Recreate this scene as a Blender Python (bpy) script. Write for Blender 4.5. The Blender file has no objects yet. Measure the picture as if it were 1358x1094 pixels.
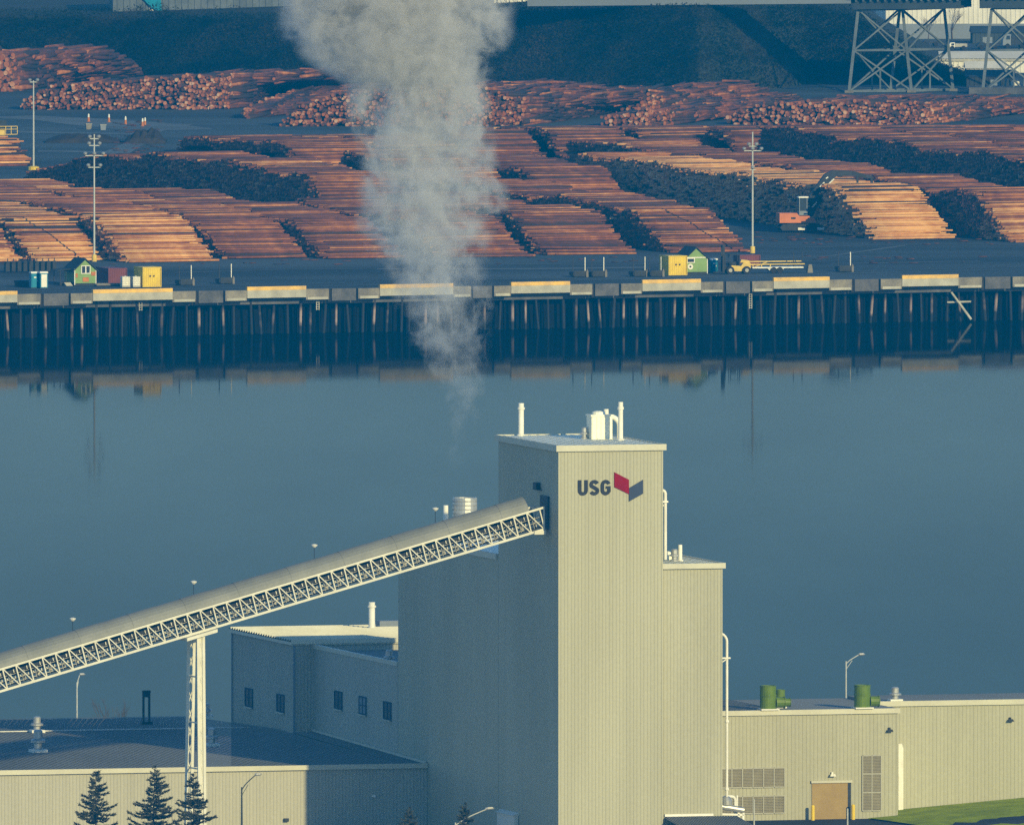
import bpy, math, random
import numpy as np
from mathutils import Vector, Matrix
rnd = random.Random(7)
npr = np.random.default_rng(11)
C = bpy.context.scene.collection
R = math.radians
PI = math.pi
# ------------------------------------------------------------------ camera model (survey of the place)
IW, IH = 1358.0, 1094.0
FPX = 37500.0
CAM = Vector((0, -3000, 197))
PITCH = math.atan((547 + 1259) / FPX)
def ray(px, py):
    x = (px - IW / 2) / FPX; yy = -(py - IH / 2) / FPX
    c, s = math.cos(PITCH), math.sin(PITCH)
    return Vector((x, c + yy * s, -s + yy * c))
def onz(px, py, z):
    d = ray(px, py); t = (z - CAM.z) / d.z
    return CAM + d * t
def ony(px, py, y):
    d = ray(px, py); t = (y - CAM.y) / d.y
    return CAM + d * t
# the mill's own frame: u along the front (to the right), v away from the viewer, z up from its yard
PHI = R(15.5)
F2 = Vector((math.cos(PHI), math.sin(PHI), 0)); D2 = Vector((-math.sin(PHI), math.cos(PHI), 0))
GZ = 5.0
OB = Vector((4.96, 0, GZ))
def loc_uv(u, v, z=0): return OB + F2 * u + D2 * v + Vector((0, 0, z))
def _plane(px, py, n, p0):
    d = ray(px, py); t = (p0 - CAM).dot(n) / d.dot(n)
    return CAM + d * t
def front(px, py, v=0):
    p = _plane(px, py, D2, OB + D2 * v) - OB
    return p.dot(F2), p.z
def side(px, py, u=0):
    p = _plane(px, py, F2, OB + F2 * u) - OB
    return p.dot(D2), p.z
def top(px, py, z):
    p = onz(px, py, z + GZ) - OB
    return p.dot(F2), p.dot(D2)
YZ = 6.8                       # log yard level
def G(px, py, z=YZ): return onz(px, py, z)
def scale_at(p): return FPX / (p.y - CAM.y)
# ------------------------------------------------------------------ materials
def newmat(name):
    m = bpy.data.materials.new(name); m.use_nodes = True
    nt = m.node_tree; nt.nodes.clear()
    out = nt.nodes.new('ShaderNodeOutputMaterial')
    return m, nt, out
def pmat(name, c1, c2=None, scale=1.0, rough=0.7, metal=0.0, stretch=(1, 1, 1), detail=4, fine=0.12, bump=0.0, spec=0.18, streak=0.0):
    """two-tone weathered paint / material: c1 with patches of c2 and a fine mottling"""
    m, nt, out = newmat(name)
    N, L = nt.nodes.new, nt.links.new
    b = N('ShaderNodeBsdfPrincipled'); L(b.outputs[0], out.inputs[0])
    b.inputs['Roughness'].default_value = rough; b.inputs['Metallic'].default_value = metal
    b.inputs['Specular IOR Level'].default_value = spec
    tc = N('ShaderNodeTexCoord'); mp = N('ShaderNodeMapping'); mp.inputs['Scale'].default_value = stretch
    L(tc.outputs['Object'], mp.inputs[0])
    n1 = N('ShaderNodeTexNoise'); n1.inputs['Scale'].default_value = scale; n1.inputs['Detail'].default_value = detail
    L(mp.outputs[0], n1.inputs['Vector'])
    rmp = N('ShaderNodeValToRGB'); rmp.color_ramp.elements[0].position = 0.36; rmp.color_ramp.elements[1].position = 0.66
    rmp.color_ramp.elements[0].color = (*c1, 1); rmp.color_ramp.elements[1].color = (*(c2 or tuple(x * .8 for x in c1)), 1)
    L(n1.outputs[0], rmp.inputs[0])
    n2 = N('ShaderNodeTexNoise'); n2.inputs['Scale'].default_value = scale * 9 + 2; n2.inputs['Detail'].default_value = 3
    L(tc.outputs['Object'], n2.inputs['Vector'])
    mr = N('ShaderNodeMapRange'); mr.inputs[1].default_value = .25; mr.inputs[2].default_value = .75
    mr.inputs[3].default_value = 1 - fine; mr.inputs[4].default_value = 1 + fine
    L(n2.outputs[0], mr.inputs[0])
    mx = N('ShaderNodeMix'); mx.data_type = 'RGBA'; mx.blend_type = 'MULTIPLY'; mx.inputs[0].default_value = 1
    L(rmp.outputs[0], mx.inputs[6]); L(mr.outputs[0], mx.inputs[7])
    col = mx.outputs[2]
    if streak:
        m2 = N('ShaderNodeMapping'); m2.inputs['Scale'].default_value = (1.1, 1.1, .035); L(tc.outputs['Object'], m2.inputs[0])
        n3 = N('ShaderNodeTexNoise'); n3.inputs['Scale'].default_value = 1.0; n3.inputs['Detail'].default_value = 4; L(m2.outputs[0], n3.inputs['Vector'])
        r3 = N('ShaderNodeMapRange'); r3.inputs[1].default_value = .35; r3.inputs[2].default_value = .7; r3.inputs[3].default_value = 1 + streak * .4; r3.inputs[4].default_value = 1 - streak; L(n3.outputs[0], r3.inputs[0])
        x3 = N('ShaderNodeMix'); x3.data_type = 'RGBA'; x3.blend_type = 'MULTIPLY'; x3.inputs[0].default_value = 1; L(col, x3.inputs[6]); L(r3.outputs[0], x3.inputs[7]); col = x3.outputs[2]
    L(col, b.inputs['Base Color'])
    if bump:
        bp = N('ShaderNodeBump'); bp.inputs['Strength'].default_value = bump; bp.inputs['Distance'].default_value = .05
        L(n2.outputs[0], bp.inputs['Height']); L(bp.outputs[0], b.inputs['Normal'])
    return m
M = {}
M['wall'] = pmat('khaki_steel_siding', (.42, .40, .27), (.375, .355, .235), .11, .55, stretch=(1, 1, .25), fine=.05, streak=.055)
M['wallb'] = pmat('pale_steel_siding', (.42, .40, .30), (.375, .355, .265), .1, .55, stretch=(1, 1, .25), fine=.05, streak=.055)
M['trim'] = pmat('cream_trim', (.56, .53, .38), (.50, .47, .34), .3, .5, fine=.06)
M['roofw'] = pmat('cream_metal_roof', (.90, .87, .68), (.82, .79, .60), .25, .5, stretch=(1, .3, 1), fine=.08)
M['roofa'] = pmat('warm_metal_roof', (.60, .57, .42), (.53, .50, .36), .25, .5, stretch=(1, .3, 1), fine=.08)
M['roofd'] = pmat('grey_metal_roof', (.27, .265, .23), (.19, .19, .17), .06, .85, stretch=(1, .4, 1), fine=.14, spec=.04)
M['white'] = pmat('white_paint', (.80, .77, .65), (.70, .67, .55), .8, .5, fine=.07)
M['truss'] = pmat('cream_truss_paint', (.66, .63, .49), (.58, .55, .42), .5, .5, fine=.06)
M['cover'] = pmat('galvanised_cover', (.21, .21, .18), (.17, .172, .15), .35, .55, .1, fine=.1)
M['steel'] = pmat('galvanised_steel', (.50, .49, .44), (.40, .39, .35), 1.5, .38, .55, fine=.08)
M['dark'] = pmat('dark_steel', (.035, .038, .04), (.02, .022, .025), 1.5, .6, fine=.2)
M['rubber'] = pmat('black_rubber', (.018, .018, .018), (.03, .028, .026), 2, .8)
M['glass'] = pmat('dark_window_glass', (.02, .03, .045), (.03, .045, .06), .8, .4, fine=.05, spec=.1)
M['letter'] = pmat('charcoal_lettering', (.035, .036, .042), (.045, .045, .05), 1, .8, spec=.03)
M['red'] = pmat('red_sign_paint', (.25, .001, .001), (.21, .001, .001), 1, .8, fine=.05, spec=.03)
M['navy'] = pmat('slate_blue_sign_paint', (.055, .068, .10), (.05, .06, .09), 1, .8, fine=.05, spec=.03)
M['door'] = pmat('tan_roller_door', (.37, .255, .085), (.32, .215, .07), .6, .55, fine=.07)
M['louver'] = pmat('olive_louvre', (.27, .235, .14), (.22, .19, .115), .8, .55, fine=.1)
M['yellow'] = pmat('yellow_paint', (.78, .55, .035), (.66, .45, .03), .7, .5, fine=.1)
M['yelworn'] = pmat('worn_yellow_curb', (.80, .48, .09), (.56, .36, .12), .5, .7, stretch=(1, 1, 1), fine=.2)
M['yelmach'] = pmat('machine_yellow', (.75, .52, .10), (.6, .42, .08), 1, .5, fine=.15)
M['green'] = pmat('green_painted_steel', (.125, .19, .002), (.09, .145, .002), 1.2, .45, fine=.15)
M['shed'] = pmat('green_shed_siding', (.24, .36, .11), (.20, .31, .095), .8, .7, fine=.1)
M['shingle'] = pmat('dark_shingles', (.045, .05, .05), (.03, .034, .036), 1.2, .85, fine=.25)
M['teal'] = pmat('teal_plastic', (.01, .22, .32), (.01, .18, .27), 1, .45)
M['maroon'] = pmat('maroon_container_paint', (.20, .055, .05), (.15, .04, .04), .6, .6, fine=.15)
M['orange'] = pmat('orange_machine_paint', (.62, .20, .065), (.5, .15, .05), .8, .5, fine=.12)
M['sign_or'] = pmat('orange_sign', (.55, .19, .03), (.42, .13, .02), 1.5, .6)
M['conc'] = pmat('grey_weathered_concrete', (.25, .22, .16), (.14, .125, .10), .45, .85, stretch=(1, 1, .6), fine=.25, bump=.3)
M['conclight'] = pmat('pale_concrete', (.46, .43, .33), (.33, .31, .24), .5, .8, fine=.18)
M['concdark'] = pmat('stained_concrete', (.13, .122, .115), (.07, .07, .07), .4, .9, fine=.25)
M['pale_roof'] = pmat('pale_tank_paint', (.72, .68, .55), (.60, .57, .46), .15, .6, fine=.08)
M['blgrey'] = pmat('blue_grey_siding', (.21, .235, .25), (.18, .20, .215), .06, .6, fine=.08)
M['bridge'] = pmat('faded_bridge_steel', (.13, .15, .155), (.085, .10, .105), .35, .6, fine=.25)
M['bridged'] = pmat('dark_bridge_girder', (.05, .062, .066), (.035, .045, .05), .2, .7, fine=.2)
M['pole'] = pmat('galvanised_pole', (.50, .50, .44), (.42, .42, .37), .8, .5, .1)
M['bark'] = pmat('tree_bark', (.06, .045, .032), (.04, .03, .022), 3, .9)
M['twig'] = pmat('bare_twigs', (.11, .075, .05), (.08, .055, .04), 2, .9)
M['rubble'] = pmat('bark_mulch', (.05, .04, .032), (.03, .026, .022), .6, .95, fine=.3)
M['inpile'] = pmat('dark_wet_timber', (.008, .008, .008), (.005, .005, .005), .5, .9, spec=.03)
M['blue'] = pmat('blue_paint', (.03, .12, .2), (.025, .1, .17), 1, .5)

def needle_mat():
    m, nt, out = newmat('conifer_needles'); N, L = nt.nodes.new, nt.links.new
    b = N('ShaderNodeBsdfPrincipled'); L(b.outputs[0], out.inputs[0]); b.inputs['Roughness'].default_value = .75
    g = N('ShaderNodeTexCoord'); n = N('ShaderNodeTexNoise'); n.inputs['Scale'].default_value = 2.3; L(g.outputs['Object'], n.inputs['Vector'])
    r = N('ShaderNodeValToRGB'); r.color_ramp.elements[0].position = .35; r.color_ramp.elements[1].position = .7
    r.color_ramp.elements[0].color = (.012, .018, .010, 1); r.color_ramp.elements[1].color = (.065, .062, .028, 1)
    L(n.outputs[0], r.inputs[0]); L(r.outputs[0], b.inputs['Base Color'])
    return m
M['needles'] = needle_mat()

def log_mat(name, end):
    """each log carries one 'tone': dark bark, reddish bark or peeled orange wood"""
    m, nt, out = newmat(name); N, L = nt.nodes.new, nt.links.new
    b = N('ShaderNodeBsdfPrincipled'); L(b.outputs[0], out.inputs[0]); b.inputs['Roughness'].default_value = .8
    at = N('ShaderNodeAttribute'); at.attribute_name = 'tone'
    r = N('ShaderNodeValToRGB'); e = r.color_ramp.elements
    if end:
        cols = [(0, (.055, .022, .012)), (.25, (.16, .045, .014)), (.6, (.43, .125, .028)), (.85, (.56, .25, .11)), (1, (.66, .40, .24))]
    else:
        cols = [(0, (.035, .018, .013)), (.25, (.095, .027, .010)), (.5, (.235, .066, .014)), (.75, (.50, .185, .034)), (1, (.78, .41, .13))]
    e[0].position, e[0].color = cols[0][0], (*cols[0][1], 1); e[1].position, e[1].color = cols[-1][0], (*cols[-1][1], 1)
    for p, c in cols[1:-1]:
        x = e.new(p); x.color = (*c, 1)
    tc = N('ShaderNodeTexCoord'); n = N('ShaderNodeTexNoise'); n.inputs['Scale'].default_value = .55; n.inputs['Detail'].default_value = 5
    L(tc.outputs['Object'], n.inputs['Vector'])
    mr = N('ShaderNodeMapRange'); mr.inputs[1].default_value = .3; mr.inputs[2].default_value = .7; mr.inputs[3].default_value = -.14; mr.inputs[4].default_value = .14
    L(n.outputs[0], mr.inputs[0])
    fr_ = N('ShaderNodeMath')
    if end: fr_.operation = 'FRACT'; L(at.outputs['Fac'], fr_.inputs[0])
    else:
        gt = N('ShaderNodeMath'); gt.operation = 'GREATER_THAN'; gt.inputs[1].default_value = 1.0; L(at.outputs['Fac'], gt.inputs[0])
        fr_.operation = 'MULTIPLY_ADD'; L(gt.outputs[0], fr_.inputs[0]); fr_.inputs[1].default_value = -1.38; L(at.outputs['Fac'], fr_.inputs[2])
    ad = N('ShaderNodeMath'); ad.operation = 'ADD'; L(fr_.outputs[0], ad.inputs[0]); L(mr.outputs[0], ad.inputs[1])
    L(ad.outputs[0], r.inputs[0]); L(r.outputs[0], b.inputs['Base Color'])
    return m
M['logside'] = log_mat('log_bark', False); M['logend'] = log_mat('log_cut_end', True)

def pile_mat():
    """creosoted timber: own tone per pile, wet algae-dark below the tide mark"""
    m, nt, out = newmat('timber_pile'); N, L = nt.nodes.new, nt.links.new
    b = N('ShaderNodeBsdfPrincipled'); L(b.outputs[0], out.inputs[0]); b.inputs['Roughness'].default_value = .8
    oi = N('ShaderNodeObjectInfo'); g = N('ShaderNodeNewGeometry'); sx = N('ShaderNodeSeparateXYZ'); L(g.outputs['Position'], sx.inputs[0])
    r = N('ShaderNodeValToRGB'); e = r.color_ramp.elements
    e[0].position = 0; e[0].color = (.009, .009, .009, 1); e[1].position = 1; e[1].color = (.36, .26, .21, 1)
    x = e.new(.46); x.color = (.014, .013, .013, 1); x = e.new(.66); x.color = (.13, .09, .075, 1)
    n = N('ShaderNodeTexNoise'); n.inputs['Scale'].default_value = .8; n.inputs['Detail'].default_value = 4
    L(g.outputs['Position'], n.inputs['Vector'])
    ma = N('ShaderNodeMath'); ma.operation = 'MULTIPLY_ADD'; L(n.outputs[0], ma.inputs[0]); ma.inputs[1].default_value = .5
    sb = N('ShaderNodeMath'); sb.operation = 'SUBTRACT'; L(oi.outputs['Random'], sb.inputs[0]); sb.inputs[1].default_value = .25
    bd_ = N('ShaderNodeMapRange'); bd_.inputs[1].default_value = 3.2; bd_.inputs[2].default_value = 4.3; bd_.inputs[3].default_value = 1; bd_.inputs[4].default_value = .5; L(sx.outputs[2], bd_.inputs[0])  # deck shade painted in: tops darkened so only a mid-height band looks sunlit
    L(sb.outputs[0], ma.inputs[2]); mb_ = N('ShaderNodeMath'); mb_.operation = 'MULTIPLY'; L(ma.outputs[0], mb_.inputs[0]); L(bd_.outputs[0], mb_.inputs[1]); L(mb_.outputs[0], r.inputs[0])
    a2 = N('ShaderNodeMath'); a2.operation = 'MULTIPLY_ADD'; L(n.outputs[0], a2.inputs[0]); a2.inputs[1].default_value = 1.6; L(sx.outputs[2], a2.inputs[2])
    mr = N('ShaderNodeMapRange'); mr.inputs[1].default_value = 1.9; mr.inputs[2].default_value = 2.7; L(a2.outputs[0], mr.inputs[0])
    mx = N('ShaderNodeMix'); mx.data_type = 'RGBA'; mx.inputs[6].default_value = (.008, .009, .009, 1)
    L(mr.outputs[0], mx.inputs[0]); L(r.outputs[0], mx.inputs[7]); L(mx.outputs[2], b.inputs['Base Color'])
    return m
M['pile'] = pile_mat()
# ------------------------------------------------------------------ mesh builder
class MB:
    def __init__(s): s.v = []; s.f = []; s.mi = []; s.cur = 0
    def add(s, vs, fs):
        o = len(s.v); s.v += [tuple(p) for p in vs]; s.f += [tuple(i + o for i in f) for f in fs]; s.mi += [s.cur] * len(fs)
        return s
    def box(s, x0, x1, y0, y1, z0, z1):
        return s.add([(x0, y0, z0), (x1, y0, z0), (x1, y1, z0), (x0, y1, z0), (x0, y0, z1), (x1, y0, z1), (x1, y1, z1), (x0, y1, z1)],
              [(0, 3, 2, 1), (4, 5, 6, 7), (0, 1, 5, 4), (1, 2, 6, 5), (2, 3, 7, 6), (3, 0, 4, 7)])
    def beam(s, p0, p1, w, h=None, up=(0, 0, 1)):
        p0, p1 = Vector(p0), Vector(p1); h = h or w; d = (p1 - p0).normalized()
        a = d.cross(Vector(up))
        if a.length < 1e-4: a = d.cross(Vector((1, 0, 0)))
        a.normalize(); b = a.cross(d)
        vs = [p + a * (w / 2) * i + b * (h / 2) * j for p in (p0, p1) for i, j in ((-1, -1), (1, -1), (1, 1), (-1, 1))]
        return s.add(vs, [(0, 1, 2, 3), (7, 6, 5, 4), (0, 4, 5, 1), (1, 5, 6, 2), (2, 6, 7, 3), (3, 7, 4, 0)])
    def tube(s, pts, r, n=10, caps=True):
        pts = [Vector(p) for p in pts]; rs = r if isinstance(r, (list, tuple)) else [r] * len(pts)
        rings = []; prev = None
        for i, p in enumerate(pts):
            d = (pts[min(i + 1, len(pts) - 1)] - pts[max(i - 1, 0)]).normalized()
            a = prev - d * prev.dot(d) if prev else d.cross(Vector((0, 0, 1)))
            if a.length < 1e-4: a = d.cross(Vector((1, 0, 0)))
            a.normalize(); prev = a; b = d.cross(a)
            rings.append([p + a * rs[i] * math.cos(2 * PI * k / n) + b * rs[i] * math.sin(2 * PI * k / n) for k in range(n)])
        vs = [q for rg in rings for q in rg]
        fs = [(i * n + k, i * n + (k + 1) % n, (i + 1) * n + (k + 1) % n, (i + 1) * n + k) for i in range(len(pts) - 1) for k in range(n)]
        if caps: fs += [tuple(range(n - 1, -1, -1)), tuple(range((len(pts) - 1) * n, len(pts) * n))]
        return s.add(vs, fs)
    def lathe(s, prof, cx=0, cy=0, n=14):
        vs = [(cx + r * math.cos(2 * PI * k / n), cy + r * math.sin(2 * PI * k / n), z) for r, z in prof for k in range(n)]
        fs = [(i * n + k, i * n + (k + 1) % n, (i + 1) * n + (k + 1) % n, (i + 1) * n + k) for i in range(len(prof) - 1) for k in range(n)]
        fs += [tuple(range(n - 1, -1, -1)), tuple(range((len(prof) - 1) * n, len(prof) * n))]
        return s.add(vs, fs)
    def prism(s, poly, y0, y1):
        """poly in (x,z), extruded along y"""
        n = len(poly); vs = [(x, y0, z) for x, z in poly] + [(x, y1, z) for x, z in poly]
        return s.add(vs, [tuple(range(n)), tuple(range(2 * n - 1, n - 1, -1))] + [(i + n, (i + 1) % n + n, (i + 1) % n, i) for i in range(n)])
    def xprism(s, poly, x0, x1):
        """poly in (y,z), extruded along x"""
        n = len(poly); vs = [(x0, y, z) for y, z in poly] + [(x1, y, z) for y, z in poly]
        return s.add(vs, [tuple(range(n - 1, -1, -1)), tuple(range(n, 2 * n))] + [(i, (i + 1) % n, (i + 1) % n + n, i + n) for i in range(n)])
    def ribs(s, a, b, z0, z1, pitch=.38, depth=.036, ztop=None):
        """a sheet of trapezoid-ribbed siding from a to b (plan points); outside is to the right of a->b; ztop(t) optional"""
        a, b = Vector((*a, 0)), Vector((*b, 0)); d = b - a; Ln = d.length; d.normalize(); nrm = Vector((d.y, -d.x, 0))
        k = max(1, round(Ln / pitch)); p = Ln / k; pr = []
        for i in range(k):
            t = i * p
            pr += [(t, 0), (t + .56 * p, 0), (t + .66 * p, 1), (t + .90 * p, 1)]
        pr.append((Ln, 0)); vs = []
        for t, o in pr:
            q = a + d * t + nrm * (o * depth); zt = ztop(t) if ztop else z1
            vs += [(q.x, q.y, z0), (q.x, q.y, zt)]
        return s.add(vs, [(2 * i, 2 * i + 2, 2 * i + 3, 2 * i + 1) for i in range(len(pr) - 1)])
    def build(s, name, m, parent=None, smooth=False, loc=None, rotz=None):
        me = bpy.data.meshes.new(name); me.from_pydata(s.v, [], s.f)
        for x in (m if isinstance(m, (list, tuple)) else [m]): me.materials.append(M[x] if isinstance(x, str) else x)
        if any(s.mi): me.polygons.foreach_set('material_index', s.mi)
        if smooth: me.polygons.foreach_set('use_smooth', [True] * len(me.polygons))
        me.update()
        o = bpy.data.objects.new(name, me); C.objects.link(o)
        if parent: o.parent = parent
        if loc is not None: o.location = loc
        if rotz is not None: o.rotation_euler.z = rotz
        return o
def tag(o, label=None, cat=None, group=None, kind=None):
    if label: o['label'] = label
    if cat: o['category'] = cat
    if group: o['group'] = group
    if kind: o['kind'] = kind
    return o
def thing(name, label, cat, loc, rotz=0, group=None):
    o = bpy.data.objects.new(name, None); C.objects.link(o); o.location = loc; o.rotation_euler.z = rotz
    o.empty_display_size = .5
    return tag(o, label, cat, group)
def dup(root, loc, rotz, label, group=None):
    r = root.copy(); C.objects.link(r); r.location = loc; r.rotation_euler.z = rotz; tag(r, label, None, group)
    for ch in list(root.children):
        c = ch.copy(); C.objects.link(c); c.parent = r
        for g in list(ch.children):
            d = g.copy(); C.objects.link(d); d.parent = c
    return r
def mill(name, label, cat, u=0, v=0, z=0, group=None): return thing(name, label, cat, loc_uv(u, v, z), PHI, group)
# ================================================================== NEAR BANK: the mill
def roof_slab(root, x0, x1, y0, y1, z, m='roofw', trim='trim', th=.5, name='roof', rise=0.0, seams=True):
    """fascia ring + a seamed roof sheet"""
    mb = MB()
    mb.box(x0, x1, y0, y0 + .18, z - .15, z + th); mb.box(x0, x0 + .18, y0 + .18, y1 - .18, z - .15, z + th)
    mb.box(x1 - .18, x1, y0 + .18, y1 - .18, z - .15, z + th); mb.box(x0, x1, y1 - .18, y1, z - .15, z + th)
    rf = MB(); rf.box(x0 + .18, x1 - .18, y0 + .18, y1 - .18, z - .1, z + th - .12)
    if seams:
        k = int((x1 - x0) / .9)
        for i in range(1, k):
            x = x0 + (x1 - x0) * i / k
            rf.box(x - .03, x + .03, y0 + .2, y1 - .2, z + th - .119, z + th - .06)
    r = rf.build(name, m, root); mb.build('roof_trim', trim, r)
    return r
def vent(parent, x, y, z, r, h, name='roof_vent', m='steel'):
    mb = MB()
    mb.lathe([(r * .95, 0), (r * .95, h * .12), (r * .6, h * .16), (r * .6, h * .38), (r * 1.12, h * .42), (r * 1.12, h * .52), (r * .68, h * .6), (r * .68, h * .92), (r * .5, h)], n=16)
    return mb.build(name, m, parent, loc=(x, y, z))
def stack(parent, x, y, z, r, h, name='chimney', m='white', collar=True):
    mb = MB(); pr = [(r * 1.5, 0), (r * 1.5, .15), (r, .2), (r, h * .8)]
    if collar: pr += [(r * 1.35, h * .81), (r * 1.35, h * .87), (r, h * .88)]
    pr += [(r, h), (r * .8, h)]
    mb.lathe(pr, n=16)
    return mb.build(name, m, parent, loc=(x, y, z))

# ---- tower
W_T = front(878.5, 700)[0]; Z_T = front(800, 596)[1]; V_T = side(661, 640)[0]
tower = mill('mill_tower', 'tall khaki ribbed steel mill tower with dark lettering and a red and slate emblem', 'tower')
w = MB(); w.ribs((0, 0), (W_T, 0), 0, Z_T); w.ribs((W_T, 0), (W_T, V_T), 0, Z_T); w.ribs((W_T, V_T), (0, V_T), 0, Z_T); w.ribs((0, V_T), (0, 0), 0, Z_T, depth=.018)
w.box(-.05, .10, -.06, .06, 0, Z_T); w.box(W_T - .1, W_T + .05, -.06, .06, 0, Z_T)
w.build('wall', 'wall', tower)
tr = roof_slab(tower, -.35, W_T + .35, -.35, V_T + .3, Z_T)
ZR = Z_T + .38
# lettering on the front
def stroke(mb, pts, wd, y0, y1, closed=False):
    pts = [Vector((p[0], 0, p[1])) for p in pts]
    L_, R_ = [], []
    for i, p in enumerate(pts):
        d = (pts[min(i + 1, len(pts) - 1)] - pts[max(i - 1, 0)]).normalized(); n = Vector((-d.z, 0, d.x))
        L_.append(p + n * wd / 2); R_.append(p - n * wd / 2)
    k = len(pts); vs = []
    for y in (y0, y1):
        vs += [(q.x, y, q.z) for q in L_] + [(q.x, y, q.z) for q in R_]
    fs = []
    for i in range(k - 1):
        fs += [(i, k + i, k + i + 1, i + 1), (2 * k + i, 2 * k + i + 1, 3 * k + i + 1, 3 * k + i), (i, i + 1, 2 * k + i + 1, 2 * k + i), (k + i, 3 * k + i, 3 * k + i + 1, k + i + 1)]
    fs += [(0, 2 * k, 3 * k, k), (k - 1, 2 * k - 1, 4 * k - 1, 3 * k - 1)]
    mb.add(vs, fs)
def arc(cx, cz, rx, rz, a0, a1, n=9): return [(cx + rx * math.cos(R(a0 + (a1 - a0) * i / n)), cz + rz * math.sin(R(a0 + (a1 - a0) * i / n))) for i in range(n + 1)]
lx0, lz1 = front(766.3, 636.6); lx1, lz0 = front(809.5, 656.4); H_ = lz1 - lz0; lw = (lx1 - lx0 - .36) / 3; sw = .36
let = MB()
x0, x1 = lx0 + sw / 2, lx0 + lw - sw / 2; rr = (x1 - x0) / 2
stroke(let, [(x0, lz1)] + [(x0, lz0 + sw / 2 + rr)] + arc(x0 + rr, lz0 + sw / 2 + rr, rr, rr, 190, 350) + [(x1, lz0 + sw / 2 + rr), (x1, lz1)], sw, -.14, -.07)
x0 = lx0 + lw + .18 + sw / 2; x1 = x0 + lw - sw; cx = (x0 + x1) / 2; rx = (x1 - x0) / 2; q = (H_ - sw) / 4; zc = (lz0 + lz1) / 2
stroke(let, arc(cx, zc + q, rx, q, 20, 200, 10) + [(x0 + .06, zc + q * .55), (cx, zc), (x1 - .06, zc - q * .55)] + arc(cx, zc - q, rx, q, 20, -160, 10), sw, -.14, -.07)
x0 = lx1 - lw + sw / 2; x1 = lx1 - sw / 2; cx = (x0 + x1) / 2; rx = (x1 - x0) / 2; rz = rx * 1.05
stroke(let, arc(cx, lz1 - sw / 2 - rz, rx, rz, 15, 180, 9) + [(x0, lz0 + sw / 2 + rz)] + arc(cx, lz0 + sw / 2 + rz, rx, rz, 185, 330, 8) + [(x1, lz0 + sw / 2 + rz * .6), (x1, zc - .1)], sw, -.14, -.07)
let.box(cx + .02, x1 + sw / 2, -.138, -.072, zc - .12, zc + .14)
let.build('lettering', 'letter', tower)
def emblem(pts, m, y0=-.15):
    poly = [front(*p) for p in pts]; o = MB(); o.prism([(a, b) for a, b in poly][::-1], y0, -.07); o.build('emblem_panel', m, tower)
emblem([(814.3, 626), (833.7, 636), (833.7, 655), (814.3, 645.6)], 'red')
emblem([(834, 647), (852.4, 636), (852.4, 654.5), (834, 664.8)], 'navy', -.16)
# roof equipment
u, v = top(691, 578, ZR); s = stack(tr, u, v, ZR, .30, 3.5); 
u, v = top(775, 582, ZR); vent(tr, u, v, ZR, .45, 1.25)
u, v = top(823, 584, ZR); st = stack(tr, u, v, ZR, .26, 4.1)
dcu, dcv = top(795, 582, ZR)
dc = MB(); dc.box(-1.15, 1.15, -1, 1, 0, 2.45)
for i in range(5): dc.box(-1.05 + i * .47, -.93 + i * .47, -1.07, -1.0, .1, 2.4)
dc.box(-1.25, 1.25, -1.1, 1.1, 2.45, 2.62); dc.lathe([(.75, 2.62), (.7, 2.9), (.3, 3.0)], -.1, 0)
dco = dc.build('dust_collector', 'roofw', tr, loc=(dcu, dcv, ZR))
el = MB(); el.tube([(1.0, .2, 2.1)] + [(1.25 + 1.0 * math.sin(R(a)), .2, 1.35 + 1.0 * math.cos(R(a))) for a in range(0, 91, 15)] + [(2.25, .2, .0)], .27, 12)
el.tube([(.9, .6, 2.4), (.9, .6, 3.15)], .28, 12)
el.build('duct', 'white', dco)
ladder = MB()
# dark door, small platform and head opening on the shaded wall where the conveyor enters
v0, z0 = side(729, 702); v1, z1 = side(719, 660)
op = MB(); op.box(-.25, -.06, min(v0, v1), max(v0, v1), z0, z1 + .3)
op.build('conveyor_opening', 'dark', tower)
va, za = side(716, 652); vb, zb = side(716, 640)
dm = MB(); dm.box(-.5, -.06, va - .3, va + 1.0, za + .2, zb); dm.beam((-.3, va - .9, za + .25), (-.3, va + 1.0, za + .25), .5, .1); dm.build('hoist_bracket', 'dark', tower)
# small pale cabinet low on the shaded wall
va, za = side(688, 1081); vb, zb = side(665, 1081)
cb = MB(); cb.box(-.5, -.06, va, vb, za - 3.2, za); cb.prism([(-.7, za), (-.02, za), (-.02, za + .3)], va - .1, vb + .1); cb.build('wall_cabinet', 'pale_roof', tower)
# pipe hooking down the right side
def pipe_on(parent, pts, r, name, m='steel'):
    o = MB(); o.tube(pts, r, 10); return o.build(name, m, parent)
u0, zt = front(882, 650, 1); _, zb = front(882, 742, 1)
hp = [(W_T - .1, 1, zt)] + [(W_T + .2 + .4 * math.sin(R(a)), 1, zt - .4 + .4 * math.cos(R(a))) for a in range(0, 91, 18)] + [(W_T + .6, 1, zb)]
pipe_on(tower, hp, .17, 'vent_pipe', 'white')
pj = MB(); pj.box(W_T + .05, W_T + .85, .7, 1.3, zt - 1.3, zt - 1.12); pj.beam((W_T + .06, 1, zt - 1.9), (W_T + .75, 1, zt - 1.3), .1); pj.build('pipe_bracket', 'white', tower)

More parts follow.
